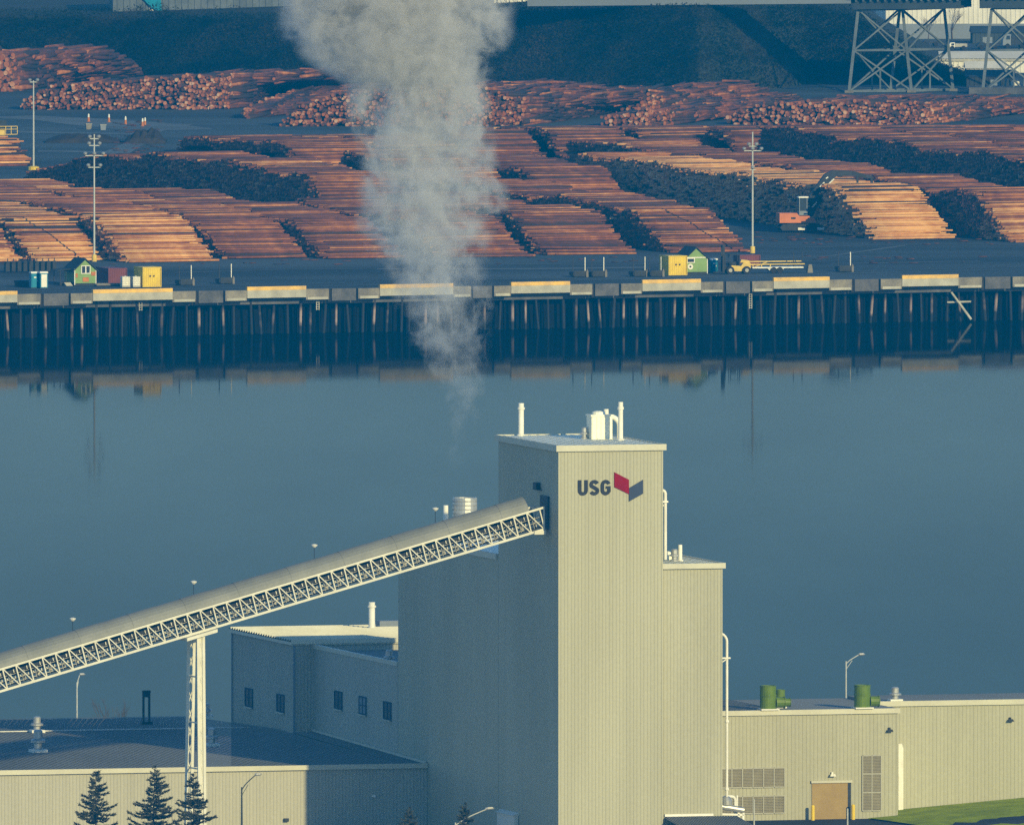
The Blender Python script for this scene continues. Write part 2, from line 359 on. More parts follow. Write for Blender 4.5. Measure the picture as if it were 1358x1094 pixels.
# ---- wrapped lower block
VB = side(528, 800)[0]; U_B = front(957.5, 900, .5)[0]; Z_B = front(915, 752, .5)[1]
block = mill('silo_block', 'lower khaki ribbed steel block wrapped round the right side and back of the lettered tower', 'building')
w = MB(); w.ribs((W_T + .06, .5), (U_B, .5), 0, Z_B); w.ribs((U_B, .5), (U_B, VB), 0, Z_B); w.ribs((U_B, VB), (0, VB), 0, Z_B); w.ribs((0, VB), (0, V_T + .06), 0, Z_B, depth=.018)
w.box(U_B - .1, U_B + .04, .44, .56, 0, Z_B)
w.build('wall', 'wall', block)
rf = MB(); rf.box(W_T + .1, U_B + .1, .35, V_T, Z_B - .05, Z_B + .3); rf.box(.15, U_B + .1, V_T + .35, VB, Z_B - .05, Z_B + .3)
for i in range(9): rf.box(W_T + .5 + i * .8, W_T + .56 + i * .8, .4, V_T, Z_B + .301, Z_B + .37)
br = rf.build('roof', 'roofw', block)
t = MB(); t.box(W_T + .06, U_B + .3, .12, .35, Z_B - .15, Z_B + .42); t.box(U_B + .1, U_B + .3, .35, VB + .2, Z_B - .15, Z_B + .42); t.box(-.2, .15, V_T + .35, VB + .2, Z_B - .2, Z_B + .42)
t.build('roof_trim', 'trim', br)
ZRB = Z_B + .3
u, v = top(894.5, 744, ZRB); vent(br, u, v, ZRB, .5, 1.3)
u, v = top(902, 744, ZRB); stack(br, u, v, ZRB, .22, 1.75, collar=False)
u, v = top(886, 742, ZRB); b_ = MB(); b_.box(-.5, .5, -.6, .6, 0, .55); b_.lathe([(.3, .55), (.3, .8), (.1, .9)]); b_.build('roof_box', 'roofw', br, loc=(u, v, ZRB))
# rear stacks behind the conveyor: white pipe and big corrugated cylinder
u, v = top(597, 722, ZRB); 
vz = VB - 8
u1, z1 = front(591, 670, vz); stack(br, max(u1, .6), vz, ZRB, .28, z1 - ZRB, collar=False)
ua, za = front(600.5, 660, vz); ub, _ = front(632, 660, vz)
cyl = MB(); rc = (ub - ua) / 2; pr = [(rc, 0)]
nz = za - ZRB
for i in range(1, int(nz / .22)): pr.append((rc * (1 + .012 * (i % 2)), i * .22))
pr += [(rc, nz), (rc * .86, nz), (rc * .86, nz - .6)]
cyl.lathe(pr, n=28); cyl.build('exhaust_drum', 'steel', br, loc=((ua + ub) / 2, vz, ZRB))
# pipe on the right edge
u0, zt = front(962, 838, 3); _, zm = front(964, 872, 3); _, zb = front(964, 1056, 3)
ue = front(964, 900, 3)[0]
rr = ue - U_B
hp = [(U_B - .1, 3, zt)] + [(U_B + rr * math.sin(R(a)), 3, zt - 1.0 + 1.0 * math.cos(R(a))) for a in range(0, 91, 15)] + [(ue, 3, zb)]
pipe_on(block, hp, .14, 'vent_pipe', 'white')
pj = MB(); pj.box(U_B + .03, ue + .35, 2.8, 3.2, zm - .1, zm + .06); pj.beam((U_B + .04, 3, zm - .9), (ue, 3, zm - .1), .1)
pj.build('pipe_bracket', 'white', block)
for zz in (front(964, 958, 3)[1], front(964, 1048, 3)[1]):
    pj = MB(); pj.lathe([(.2, zz), (.24, zz + .1), (.2, zz + .3)], ue, 3, 8); pj.build('pipe_coupling', 'white', block)
# lean-to in front of the block
zc_ = front(916, 1083, .5)[1]; u1 = front(985, 1090, -2)[0]; u0 = W_T + .35
lt = MB(); ylo = -7; zlo = zc_ - .75
k = 28
for i in range(k):
    a = u0 + (u1 - u0) * i / k; b = u0 + (u1 - u0) * (i + .55) / k; c = u0 + (u1 - u0) * (i + 1) / k
    lt.add([(a, .42, zc_), (b, .42, zc_), (b, ylo, zlo), (a, ylo, zlo)], [(0, 3, 2, 1)])
    lt.add([(b, .42, zc_), (b, .42, zc_ + .09), (c, .42, zc_ + .09), (c, .42, zc_), (b, ylo, zlo), (b, ylo, zlo + .09), (c, ylo, zlo + .09), (c, ylo, zlo)], [(0, 4, 5, 1), (1, 5, 6, 2), (2, 6, 7, 3)])
leanto = mill('lean_to', 'dark ribbed metal canopy roof at the foot of the khaki block', 'canopy')
lt.build('roof', 'roofd', leanto)
f = MB(); f.box(u0, u1 - 2.6, .24, .44, zc_ + .1, zc_ + .36); f.build('flashing', 'white', leanto)
p_ = MB(); p_.box(u0 + .1, u1 - .1, ylo + .3, ylo + .5, 0, zlo - .1); p_.box(u0 + .1, u0 + .3, ylo + .5, .2, 0, zlo - .1); p_.box(u1 - .3, u1 - .1, ylo + .5, .2, 0, zlo - .1); p_.build('wall', 'wallb', leanto)
# pipework beside it
vp = 6
def fp(px, py): a, b = front(px, py, vp); return (a, vp, b)
pw = mill('pipework', 'silver pipes and round filter head at the foot of the block, right side', 'pipework')
a0 = fp(951, 1068); a1 = fp(986, 1074)
o = MB(); o.tube([a0, a1], .33, 12); o.build('duct', 'steel', pw)
o = MB(); c_ = fp(963, 1060); o.lathe([(.1, -.8), (.62, -.55), (.66, -.1), (.45, .3), (.1, .45)], n=14); o.build('filter_head', 'steel', pw, loc=c_)
o = MB(); q = fp(977, 1056); rr = .45
o.tube([(q[0] - 1.1, vp + .6, q[2])] + [(q[0] - .45 + .45 * math.sin(R(a)), vp + .6, q[2] - .45 + .45 * math.cos(R(a))) for a in range(0, 91, 18)] + [(q[0], vp + .6, 1)], .16, 8)
q = fp(980.5, 1056); o.tube([(q[0], vp + .9, q[2] + .1), (q[0], vp + .9, 1)], .12, 8); o.build('pipe_bend', 'white', pw)
o = MB()
for px in (979.5, 985.5): q = fp(px, 1077); o.box(q[0] - .12, q[0] + .12, vp - .1, vp + .1, 0, q[2])
q0, q1 = fp(955, 1079), fp(986, 1080); o.beam(q0, q1, .2, .2); o.build('support_frame', 'white', pw)

# ---- rear wing B (windows), same wall line as the block
VB1 = side(415.5, 900)[0]; Z_w = side(528, 880)[1]
wing = mill('office_wing', 'shaded khaki wing with three windows and a low parapet behind the silo block', 'building')
w = MB(); w.ribs((0, VB1), (0, VB + .06), 0, Z_w, depth=.018); w.ribs((16, VB + .06), (16, VB1), 0, Z_w); w.build('wall', 'wallb', wing)
r_ = MB(); r_.box(.3, 16, VB + .1, VB1 - .02, Z_w - .9, Z_w - .55); rb = r_.build('roof', 'roofd', wing)
t = MB(); t.box(-.15, .3, VB + .08, VB1 - .02, Z_w - .25, Z_w + .2); t.build('parapet_cap', 'trim', rb)
_, zq = front(516, 846, VB + 8); uq = front(516, 846, VB + 8)[0]
vent(rb, uq, VB + 8, Z_w - .55, .55, 1.6)
def window(root, vplane_u, px0, px1, py0, py1, pane='glass'):
    v1, z1 = side(px0, py0, vplane_u); v0, z0 = side(px1, py1, vplane_u)
    x = vplane_u - .05
    o = MB(); tf = .14
    o.box(x - .10, x, v0, v1, z0, z0 + tf); o.box(x - .10, x, v0, v1, z1 - tf, z1); o.box(x - .10, x, v0, v0 + tf, z0 + tf, z1 - tf); o.box(x - .10, x, v1 - tf, v1, z0 + tf, z1 - tf)
    vm = (v0 + v1) / 2; o.box(x - .09, x, vm - .06, vm + .06, z0 + tf, z1 - tf); zm = (z0 + z1) / 2; o.box(x - .085, x, v0 + tf, vm - .06, zm - .05, zm + .05); o.box(x - .085, x, vm + .06, v1 - tf, zm - .05, zm + .05)
    f_ = o.build('window', 'navy', root)
    g = MB(); g.box(x - .03, x - .005, v0 + tf * .9, v1 - tf * .9, z0 + tf * .9, z1 - tf * .9); g.build('pane', pane, f_)
    sl = MB(); sl.box(x - .22, x - .11, v0 - .1, v1 + .1, z0 - .14, z0 - .02); sl.build('sill', 'trim', f_)
window(wing, 0, 444.5, 454.5, 915, 941); window(wing, 0, 477, 486.5, 922, 948, 'blgrey'); window(wing, 0, 509.5, 519.5, 929, 955, 'glass')
# ---- gabled rear building A
uA = front(390, 900, VB1)[0]; VA1 = side(308.5, 900, uA)[0]; Z_A0 = side(390, 851, uA)[1]; Z_A1 = side(308.5, 834, uA)[1]
rear = mill('rear_building', 'khaki block with bright sunlit roof and two windows at the far left of the mill', 'building')
za_f, za_b = Z_A0, Z_A1
w = MB(); w.ribs((uA, VA1), (uA, VB1), 0, za_f, ztop=lambda t: za_b + (za_f - za_b) * t / (VA1 - VB1)); w.ribs((uA, VB1), (16, VB1), 0, za_f); w.ribs((16, VB1), (16, VA1), 0, za_f); w.ribs((16, VA1), (uA, VA1), 0, za_b)
w.build('wall', 'wallb', rear)
rs = MB()
n = 26
for i in range(n):
    v0, v1 = VB1 - .3 + (VA1 - VB1 + .6) * i / n, VB1 - .3 + (VA1 - VB1 + .6) * (i + 1) / n
    f0 = lambda v: za_f + (za_b - za_f) * (v - VB1) / (VA1 - VB1)
    rs.add([(uA - .4, v0, f0(v0) + .05), (16, v0, f0(v0) + .05), (16, v0 + .12, f0(v0) + .3), (uA - .4, v0 + .12, f0(v0) + .3), (16, v1, f0(v1) + .05), (uA - .4, v1, f0(v1) + .05)], [(0, 1, 2, 3), (3, 2, 4, 5)])
rs.box(uA - .38, 16, VB1 - .28, VA1 + .28, min(za_f, za_b) - .35, min(za_f, za_b) - .02)
ra = rs.build('roof', 'roofa', rear)
t = MB(); t.box(uA - .42, 16, VB1 - .5, VB1 - .3, za_f - .2, za_f + .3); t.build('gutter', 'trim', ra)
def roofA(px, py):
    u, v = top(px, py, za_f)
    for _ in range(6): u, v = top(px, py, za_f + (za_b - za_f) * (v - VB1) / (VA1 - VB1) + .2)
    return u, v, za_f + (za_b - za_f) * (v - VB1) / (VA1 - VB1) + .2
u, v, z = roofA(493, 833); stack(ra, u, v, z - .1, .36, 3.0)
u, v, z = roofA(515, 831); o = MB(); o.box(-1.2, 1.6, -.8, .8, 0, .7); o.build('roof_box', 'blgrey', ra, loc=(u, v, z))
window(rear, uA, 326, 336, 911, 938); window(rear, uA, 368, 378, 919, 945)
cp = MB(); cp.box(uA - .1, uA + .1, VB1 - .1, VB1 + .1, 0, za_f); cp.build('corner_trim', 'blgrey', rear); cp = MB(); cp.tube([(uA - .16, VA1 - .3, .3), (uA - .16, VA1 - .3, za_b - .3)], .09, 6); cp.build('drain_pipe', 'blgrey', rear)

# ---- warehouse C (left)
VC = side(567, 1030)[0]; Z_C = front(567, 1014, VC)[1]; UC0 = front(-60, 1030, VC)[0]; VC1 = VC + 92
wh = mill('warehouse', 'long low khaki warehouse with dark seamed roof behind the conveyor, left', 'warehouse')
w = MB(); w.ribs((UC0, VC), (-.05, VC), 0, Z_C); w.ribs((UC0, VC1), (UC0, VC), 0, Z_C); w.ribs((uA, VC1), (UC0, VC1), 0, Z_C); w.build('wall', 'wallb', wh)
VRG = VC + 55; RISE = .9
r_ = MB(); k = int(-UC0 / .62)
for i in range(k):
    a, b, c = (UC0 + (-.08 - UC0) * t_ / k for t_ in (i, i + .8, i + 1))
    for xx0, xx1, h in ((a, b, 0), (b, c, .06)):
        if xx0 > uA - .6: vend = VB1 - .6
        else: vend = VC1
        r_.add([(xx0, VC - .25, Z_C + .1 + h), (xx1, VC - .25, Z_C + .1 + h), (xx1, min(VRG, vend), Z_C + RISE + h), (xx0, min(VRG, vend), Z_C + RISE + h)], [(0, 1, 2, 3)])
        if vend > VRG: r_.add([(xx0, VRG, Z_C + RISE + h), (xx1, VRG, Z_C + RISE + h), (xx1, vend, Z_C + .1 + h), (xx0, vend, Z_C + .1 + h)], [(0, 1, 2, 3)])
rc_ = r_.build('roof', 'roofd', wh)
t = MB(); t.box(UC0, -.1, VC - .42, VC - .25, Z_C - .3, Z_C + .22); t.build('gutter', 'trim', rc_)
t = MB(); t.beam((UC0, VRG, Z_C + RISE + .1), (uA - 3, VRG, Z_C + RISE + .1), .35, .1); t.build('ridge_cap', 'steel', rc_)
t = MB(); t.beam((-.22, VC, Z_C + .28), (-.22, VB1 - .7, Z_C + RISE + .2), .25, .25); t.build('flashing', 'trim', rc_)
def roofC(px, py):
    z = Z_C + .4
    for _ in range(8):
        u, v = top(px, py, z)
        z = Z_C + .1 + (RISE - .1) * (1 - abs(v - VRG) / 55)
    return u, v, z
for px, py, h, r in ((50.5, 997, 2.4, .72), (49, 971, 1.7, .62), (281, 989, 1.9, .6), (274, 951, 1.5, .6)):
    u, v, z = roofC(px, py); vn = vent(rc_, u, v, z + .05, r, h)
    bs = MB(); bs.box(-r * 1.2, r * 1.2, -r * 1.2, r * 1.2, -.1, .25); bs.build('curb_base', 'white', vn)
u, v, z = roofC(194, 959); st_ = MB()
for dx in (-.33, .33): st_.box(dx - .09, dx + .09, -.2, .2, 0, 3.4)
st_.box(-.45, .45, -.22, .22, 3.4, 3.65); st_.box(-.24, .24, -.18, .18, 2.9, 3.39); st_.box(-.6, .6, -.5, .5, -.1, .22); st_.build('roof_frame', 'dark', rc_, loc=(u, v, z))
o = MB(); ux, zx = front(379, 1087, VC); o.box(ux - .25, ux + .25, VC - .4, VC - .06, zx - .15, zx + .2); o.build('wall_lamp', 'dark', wh)
o = MB(); ux, zx = front(495, 1055, VC); o.box(ux - .2, ux + .2, VC - .3, VC - .06, zx - .12, zx + .15); o.build('wall_lamp', 'white', wh)

# ---- right-hand buildings D and D2
VD = VC
Z_D = front(1080, 944, VD)[1]; UD1 = front(1190, 1000, VD)[0]; UD0 = U_B - 2
zgD = front(1080, 1086, VD)[1]
hallD = mill('loading_hall', 'khaki hall with tan roller door, louvres and green roof blowers right of the tower', 'building')
w = MB(); w.ribs((UD0, VD), (UD1, VD), 0, Z_D, pitch=.42); w.ribs((UD1, VD), (UD1, VD + 20), 0, Z_D); w.box(UD1 - .1, UD1 + .04, VD - .06, VD + .06, 0, Z_D); w.build('wall', 'wall', hallD)
r_ = MB(); r_.box(UD0, UD1 + .1, VD + .1, VD + 20, Z_D - .1, Z_D + .25)
for i in range(40): x = UD0 + i * .6; r_.box(x, x + .08, VD + .12, VD + 19.9, Z_D + .251, Z_D + .3) if x < UD1 else 0
rd = r_.build('roof', 'roofd', hallD)
t = MB(); t.box(UD0, UD1 + .25, VD - .3, VD + .1, Z_D - .25, Z_D + .3); t.build('gutter', 'trim', rd)
def louver_bank(px0, px1, py0, py1, nx, nz):
    u0, z1 = front(px0, py0, VD); u1, z0 = front(px1, py1, VD); u0 = max(u0, UD0 + .2)
    fr = MB(); y = VD - .06; tf = .11
    for i in range(nx + 1): x = u0 + (u1 - u0) * i / nx; fr.box(x - tf / 2, x + tf / 2, y - .12, y, z0, z1)
    for j in range(nz + 1):
        z = z0 + (z1 - z0) * j / nz
        for i in range(nx): fr.box(u0 + (u1 - u0) * i / nx + tf / 2, u0 + (u1 - u0) * (i + 1) / nx - tf / 2, y - .11, y, z - .06, z + .06)
    fo = fr.build('louvre', 'wallb', hallD)
    sl = MB(); k = int((z1 - z0) / .16)
    for j in range(k):
        z = z0 + (z1 - z0) * j / k
        sl.add([(u0, y - .085, z), (u1, y - .085, z), (u1, y - .015, z + .13), (u0, y - .015, z + .13)], [(0, 1, 2, 3)])
    sl.build('blade', 'louver', fo)
louver_bank(956, 1040, 1019, 1043, 6, 1); louver_bank(956, 1040, 1056, 1077.5, 6, 1); louver_bank(1143.5, 1168, 1001.5, 1074.5, 2, 3)
u0, z1 = front(1076.5, 1038, VD); u1, z0 = front(1128, 1085, VD); zg = zgD
dr = MB(); y = VD - .09
k = 16
for j in range(k): za, zb = zg + (z1 - zg) * j / k, zg + (z1 - zg) * (j + 1) / k; dr.add([(u0, y, za), (u1 - .35, y, za), (u1 - .35, y - .025, zb - .03), (u0, y - .025, zb - .03), (u1 - .35, y, zb), (u0, y, zb)], [(0, 1, 2, 3), (3, 2, 4, 5)])
do = dr.build('roller_door', 'door', hallD)
fr = MB(); fr.box(u0 - .12, u1 + .12, y - .22, VD - .05, z1, z1 + .26); fr.build('door_hood', 'trim', do)
fr = MB(); fr.box(u1 - .34, u1, y - .03, y + .02, zg, z1); fr.build('door_track', 'dark', do)
for px, py, m in ((1103, 1027.5, 'white'), (1179, 968.5, 'dark')):
    ux, zx = front(px, py, VD); o = MB(); o.box(-.1, .1, -.3, -.06, .1, .35); o.prism([(-.34, -.1), (.34, -.1), (.22, .16), (-.22, .16)], -.6, -.3); o.build('wall_lamp', m, hallD, loc=(ux, VD, zx))
def ground_right(u): return zgD + max(0, u - 20) * .028
# green blowers on D roof
def blower(px, py, r, h, label, small=False):
    u, v = top(px, py, Z_D + .3); b = mill('roof_blower', label, 'blower', u, v, Z_D + .302, 'green blowers on the hall roof')
    o = MB(); o.lathe([(r, .15), (r, h * .55), (r * 1.05, h * .56), (r * 1.05, h * .62), (r, h * .63), (r, h * .97), (r * 1.06, h * .975), (r * 1.06, h), (r * .9, h), (r * .9, h * .8)], n=20); o.build('housing', 'green', b)
    o = MB(); o.box(-r * 1.15, r * 1.15, -r * 1.15, r * 1.15, 0, .15); o.build('curb_base', 'white', b)
    o = MB(); o.tube([(r * .9, -.2, h * .3), (r * 2.0, -.2, h * .3)], h * .22, 12); o.tube([(r * 1.95, -.2, h * .3), (r * 2.05, -.2, h * .3)], h * .25, 12); o.build('motor', 'green', b)
    return b
blower(1018.5, 941, .88, 2.65, 'large green cylindrical blower on the hall roof, the one nearest the tower')
blower(1035, 938.5, .5, 2.0, 'small green blower tucked beside a larger one on the hall roof')
blower(1143.5, 939, .88, 2.55, 'large green cylindrical blower standing alone near the right end of the hall roof')
# D2
VD2 = VD + 7; Z_D2 = front(1200, 933, VD2)[1]; UE0 = front(1165, 935, VD2)[0]; UE1 = UD1 + 45
hall2 = mill('long_hall', 'long plain khaki hall running out of frame above the lawn, right', 'building')
w = MB(); w.ribs((UE0, VD2), (UE1, VD2), 0, Z_D2, pitch=.42); w.ribs((UE0, VD2 + 12), (UE0, VD2), 0, Z_D2); w.build('wall', 'wall', hall2)
r_ = MB(); r_.box(UE0, UE1, VD2 + .1, VD2 + 12, Z_D2 - .1, Z_D2 + .25); re_ = r_.build('roof', 'roofd', hall2)
t = MB(); t.box(UE0 - .1, UE1, VD2 - .3, VD2 + .1, Z_D2 - .25, Z_D2 + .32); t.build('gutter', 'trim', re_)
u, v = top(1187, 929, Z_D2 + .3); vn = vent(re_, u, v, Z_D2 + .3, .62, 1.5); bs = MB(); bs.box(-.7, .7, -.7, .7, -.1, .2); bs.build('curb_base', 'white', vn)
ux, zx = front(1339, 955, VD2); o = MB(); o.box(-.1, .1, -.3, -.06, .1, .35); o.prism([(-.34, -.1), (.34, -.1), (.22, .16), (-.22, .16)], -.6, -.3); o.build('wall_lamp', 'dark', hall2, loc=(ux, VD2, zx))
ux, zt = front(1193.5, 988, VD2 - .4); _, zb = front(1193.5, 1074, VD2 - .4)
o = MB(); o.box(ux - .28, ux + .28, VD2 - .75, VD2 - .06, zb, zt - .3); o.prism([(ux - .28, zt - .3), (ux + .28, zt - .3), (ux + .1, zt + .2), (ux - .28, zt + .2)], VD2 - .75, VD2 - .06); o.box(ux - .45, ux + .3, VD2 - .9, VD2 - .06, zb - .5, zb); o.build('downpipe', 'white', hall2)
# bollards
def bollard(px, py, label):
    p = top(px, py, zgD); b = mill('bollard', label, 'bollard', *front(px, py, VD - 1.2)[:1], VD - 1.2, zgD - .4, 'yellow bollards by the roller door')
    o = MB(); o.lathe([(.2, 0), (.2, 1.9), (.15, 2.0), (.05, 2.04)], n=12); o.build('post', 'yellow', b)
bollard(1078, 1084, 'yellow bollard on the left side of the tan roller door')
bollard(1131.5, 1084, 'yellow bollard on the right side of the tan roller door')
def slim_post(px, py0, v, label):
    u, z1 = front(px, py0, v); b = mill('marker_post', label, 'post', u, v, 0); o = MB(); o.lathe([(.09, 0), (.09, z1), (.03, z1 + .05)], n=8); o.build('shaft', 'pole', b)
slim_post(1000, 1060, VD - 9, 'slim pale post in front of the lower louvres'); slim_post(1124, 1072, VD - 14, 'slim pale post in front of the roller door')

# ---- conveyor
VCN = -1.4; VCF = 1.4
CA = PHI + R(4); CO = loc_uv(-.15, 4.6); CX = Vector((math.cos(CA), math.sin(CA), 0)); CY = Vector((-math.sin(CA), math.cos(CA), 0))
def cfront(px, py, v): p = _plane(px, py, CY, CO + CY * v) - CO; return p.dot(CX), p.z
cu0, cz0 = cfront(-60, 915 + 65 * .2986, VCN); cu1, cz1 = cfront(722, 701.5, VCN)
cu1 = min(cu1, .15)
conv = thing('conveyor', 'long inclined truss conveyor with grey half round cover rising to the mill tower', 'conveyor', CO, CA)
d = Vector((cu1 - cu0, 0, cz1 - cz0)); Lc = d.length; d.normalize(); nrm = Vector((-d.z, 0, d.x)); TH = 2.25
def cp_(t, v, h): q = Vector((cu0, v, cz0)) + d * t + nrm * h; return (q.x, q.y, q.z)
npan = round(Lc / 1.53)
for v, nm in ((VCN, 'near'), (VCF, 'far')):
    o = MB(); o.beam(cp_(0, v, 0), cp_(Lc, v, 0), .2, .24); o.beam(cp_(0, v, TH), cp_(Lc, v, TH), .2, .22)
    for i in range(npan + 1):
        t = Lc * i / npan; tn = Lc * (i + 1) / npan
        o.beam(cp_(t, v, .1), cp_(t, v, TH - .1), .13, .13, up=(0, 1, 0))
        if i < npan: o.beam(cp_(t + .1, v, TH - .12), cp_(tn - .1, v, .12), .11, .11, up=(0, 1, 0))
    pe, pt = cp_(Lc, v, 0), cp_(Lc, v, TH); o.beam(pt, (pe[0], v, pt[2] + (pe[0] - pt[0]) * d.z / d.x), .2, .22); o.beam((pe[0] - .06, v, pe[2] + .1), (pe[0] - .06, v, pt[2] + (pe[0] - pt[0]) * d.z / d.x - .1), .14, .14, up=(0, 1, 0))
    o.build('truss_side', 'truss', conv)
o = MB()
for i in range(0, npan + 1):
    t = Lc * i / npan; o.beam(cp_(t, VCN + .12, 0), cp_(t, VCF - .12, 0), .12); o.beam(cp_(t, VCN + .12, TH), cp_(t, VCF - .12, TH), .1)
o.build('cross_beam', 'truss', conv)
o = MB(); o.beam(cp_(0, 0.4, 1.15), cp_(Lc, 0.4, 1.15), 1.1, .05); o.beam(cp_(0, 0.4, .55), cp_(Lc, 0.4, .55), 1.1, .04); o.build('belt', 'rubber', conv)
o = MB()
for i in range(npan * 2):
    t = Lc * (i + .5) / npan / 2
    o.beam(cp_(t, -.25, .95), cp_(t, 1.05, .95), .16, .2)
    if i % 2: o.beam(cp_(t, -.2, .2), cp_(t, -.2, 1.35), .1); o.tube([cp_(t, -.1, .45), cp_(t, .95, .45)], .12, 6)
    else: o.beam(cp_(t, 1.05, .2), cp_(t, 1.05, 1.5), .1)
o.build('idler', 'steel', conv)
o = MB(); o.beam(cp_(0, -.75, .28), cp_(Lc, -.75, .28), .85, .06)
o.build('walkway', 'dark', conv)
o = MB()
for h in (.85, 1.35): o.beam(cp_(0, -1.15, h), cp_(Lc, -1.15, h), .05)
for i in range(npan): t = Lc * (i + .35) / npan; o.beam(cp_(t, -1.15, .3), cp_(t, -1.15, 1.37), .05, up=(0, 1, 0)); o.beam(cp_(t + .3, -.4, .35 + .2 * (i % 3)), cp_(t + .75, -.4, .7 + .25 * (i % 2)), .16, .2)
o.build('handrail', 'conclight', conv)
# dim far-side cladding behind the belt
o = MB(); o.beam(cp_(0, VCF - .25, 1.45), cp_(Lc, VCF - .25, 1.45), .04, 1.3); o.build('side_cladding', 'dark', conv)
# half-round cover, in lapped sheets
o = MB(); k = int(Lc / 3.05); n = 12; cyc = (VCN + VCF) / 2; rv = (VCF - VCN) / 2 - .1; Lcov = Lc - 1.2
for i in range(k):
    t0, t1 = Lcov * i / k, Lcov * (i + 1) / k + .06
    for ra, rb, ta, tb in ((1.0, 1.0, t0, t1),):
        g = .03 * (i % 2)
        ring = lambda t: [cp_(t, cyc - (rv + g) * math.cos(PI * j / n), TH + .12 + (1.42 + g) * math.sin(PI * j / n)) for j in range(n + 1)]
        a, b = ring(ta), ring(tb)
        o.add(a + b, [(j, j + 1, n + 2 + j, n + 1 + j) for j in range(n)])
        if i == k - 1: o.add(b, [tuple(range(n + 1))])
co = o.build('cover', 'cover', conv)
o = MB(); o.box(cu1 - 1.2, cu1 + .06, VCN - .25, VCF + .2, cz1 - .55, cz1 - .15); o.build('head_plate', 'truss', conv)
for px, py in ((96.5, 820), (257, 771), (417, 722.5), (577.5, 674)):
    u, z = cfront(px, py, VCF + .1); t = (u - cu0) / d.x; zb = cp_(t, VCF, TH)[2]
    o = MB(); o.tube([(u, VCF + .15, zb), (u, VCF + .15, z)], .035, 6); lm = o.build('lamp', 'dark', conv)
    o = MB(); o.lathe([(.12, -.28), (.3, -.12), (.36, .02), (.1, .1)], n=10); o.build('lamp_shade', 'white', lm, loc=(u, VCF + .15, z))
# support bent
us = cfront(260, 900, 0)[0]; ts = (us - cu0) / d.x; zs = cp_(ts, 0, 0)[2] - .5
sup = thing('conveyor_support', 'cream braced steel trestle leg holding up the conveyor', 'support', CO + CX * us, CA)
for y0, y1, nm in ((-1.5, -2.1, 'near'), (1.5, 2.7, 'far')):
    o = MB()
    for dx in (-.30, .30): o.beam((dx, y1, 0), (dx, y0, zs), .24, .3, up=(1, 0, 0))
    k = 13
    for i in range(k):
        a, b = i / k, (i + 1) / k; ya, yb = y1 + (y0 - y1) * a, y1 + (y0 - y1) * b
        o.beam((-.28, ya, zs * a), (.28, yb, zs * b), .07, up=(0, 1, 0)); o.beam((.28, ya, zs * a), (-.28, yb, zs * b), .07, up=(0, 1, 0))
    if nm == 'near': o.box(-.20, .20, 0, .02, .0, .01); o.add([(-.3, y1, 0), (.3, y1, 0), (.3, y0, zs), (-.3, y0, zs)], [(0, 1, 2, 3)])
    o.build('leg', 'truss', sup)
o = MB()
for f_ in (.18, .42, .62, .82): z = zs * f_; o.beam((0, -2.1 + .6 * f_, z), (0, 2.7 - 1.2 * f_, z), .14)
o.build('cross_brace', 'truss', sup)
o = MB(); sl = d.z / d.x
o.add([(-1.7, -2.1, zs - 1.7 * sl), (1.7, -2.1, zs + 1.7 * sl), (1.7, 2.2, zs + 1.7 * sl), (-1.7, 2.2, zs - 1.7 * sl)] + [(-1.7, -2.1, zs - 1.7 * sl + .34), (1.7, -2.1, zs + 1.7 * sl + .34), (1.7, 2.2, zs + 1.7 * sl + .34), (-1.7, 2.2, zs - 1.7 * sl + .34)], [(0, 3, 2, 1), (4, 5, 6, 7), (0, 1, 5, 4), (1, 2, 6, 5), (2, 3, 7, 6), (3, 0, 4, 7)])
o.build('cap_beam', 'truss', sup)

# ---- street lamps round the mill
def street_lamp(px_pole, py_pole_top, px_head, py_head, v, label, zb=0, pm='pole'):
    u, z = front(px_pole, py_pole_top, v); uh, zh = front(px_head, py_head, v)
    b = mill('street_lamp', label, 'street lamp', u, v, zb, 'cobra head lamps round the mill')
    o = MB(); o.tube([(0, 0, 0), (0, 0, z - zb + .3)], [.13, .08], 8); o.build('pole', pm, b)
    o = MB(); du, dz = uh - u, zh - z
    o.tube([(0, 0, z - zb)] + [(du * t, 0, z - zb + dz * (t ** .75)) for t in (.25, .5, .75, .95)], .06, 6)
    o.beam((0, 0, z - zb - .6), (du * .45, 0, z - zb + dz * .35), .05); o.build('arm', pm, b)
    o = MB(); s_ = 1 if du > 0 else -1
    o.tube([(du * .9, 0, zh - zb - .02), (du * .98, 0, zh - zb), (du + s_ * .42, 0, zh - zb + .02), (du + s_ * .6, 0, zh - zb)], [.09, .16, .15, .05], 8); o.build('lamp_head', 'steel', b)
street_lamp(102, 908, 106, 894, VC1 + 28, 'cobra head street lamp beyond the dark warehouse roof, under the conveyor')
street_lamp(1122, 880, 1140, 867.5, VD + 30, 'cobra head street lamp rising behind the green blowers')
street_lamp(320.5, 1047, 340, 1026.5, VC - 14, 'cobra head street lamp in front of the sunlit warehouse wall', 0, 'bridged')
street_lamp(604, 1094, 648, 1071.5, VC - 40, 'cobra head street lamp against the shaded tower wall, only its arm showing')

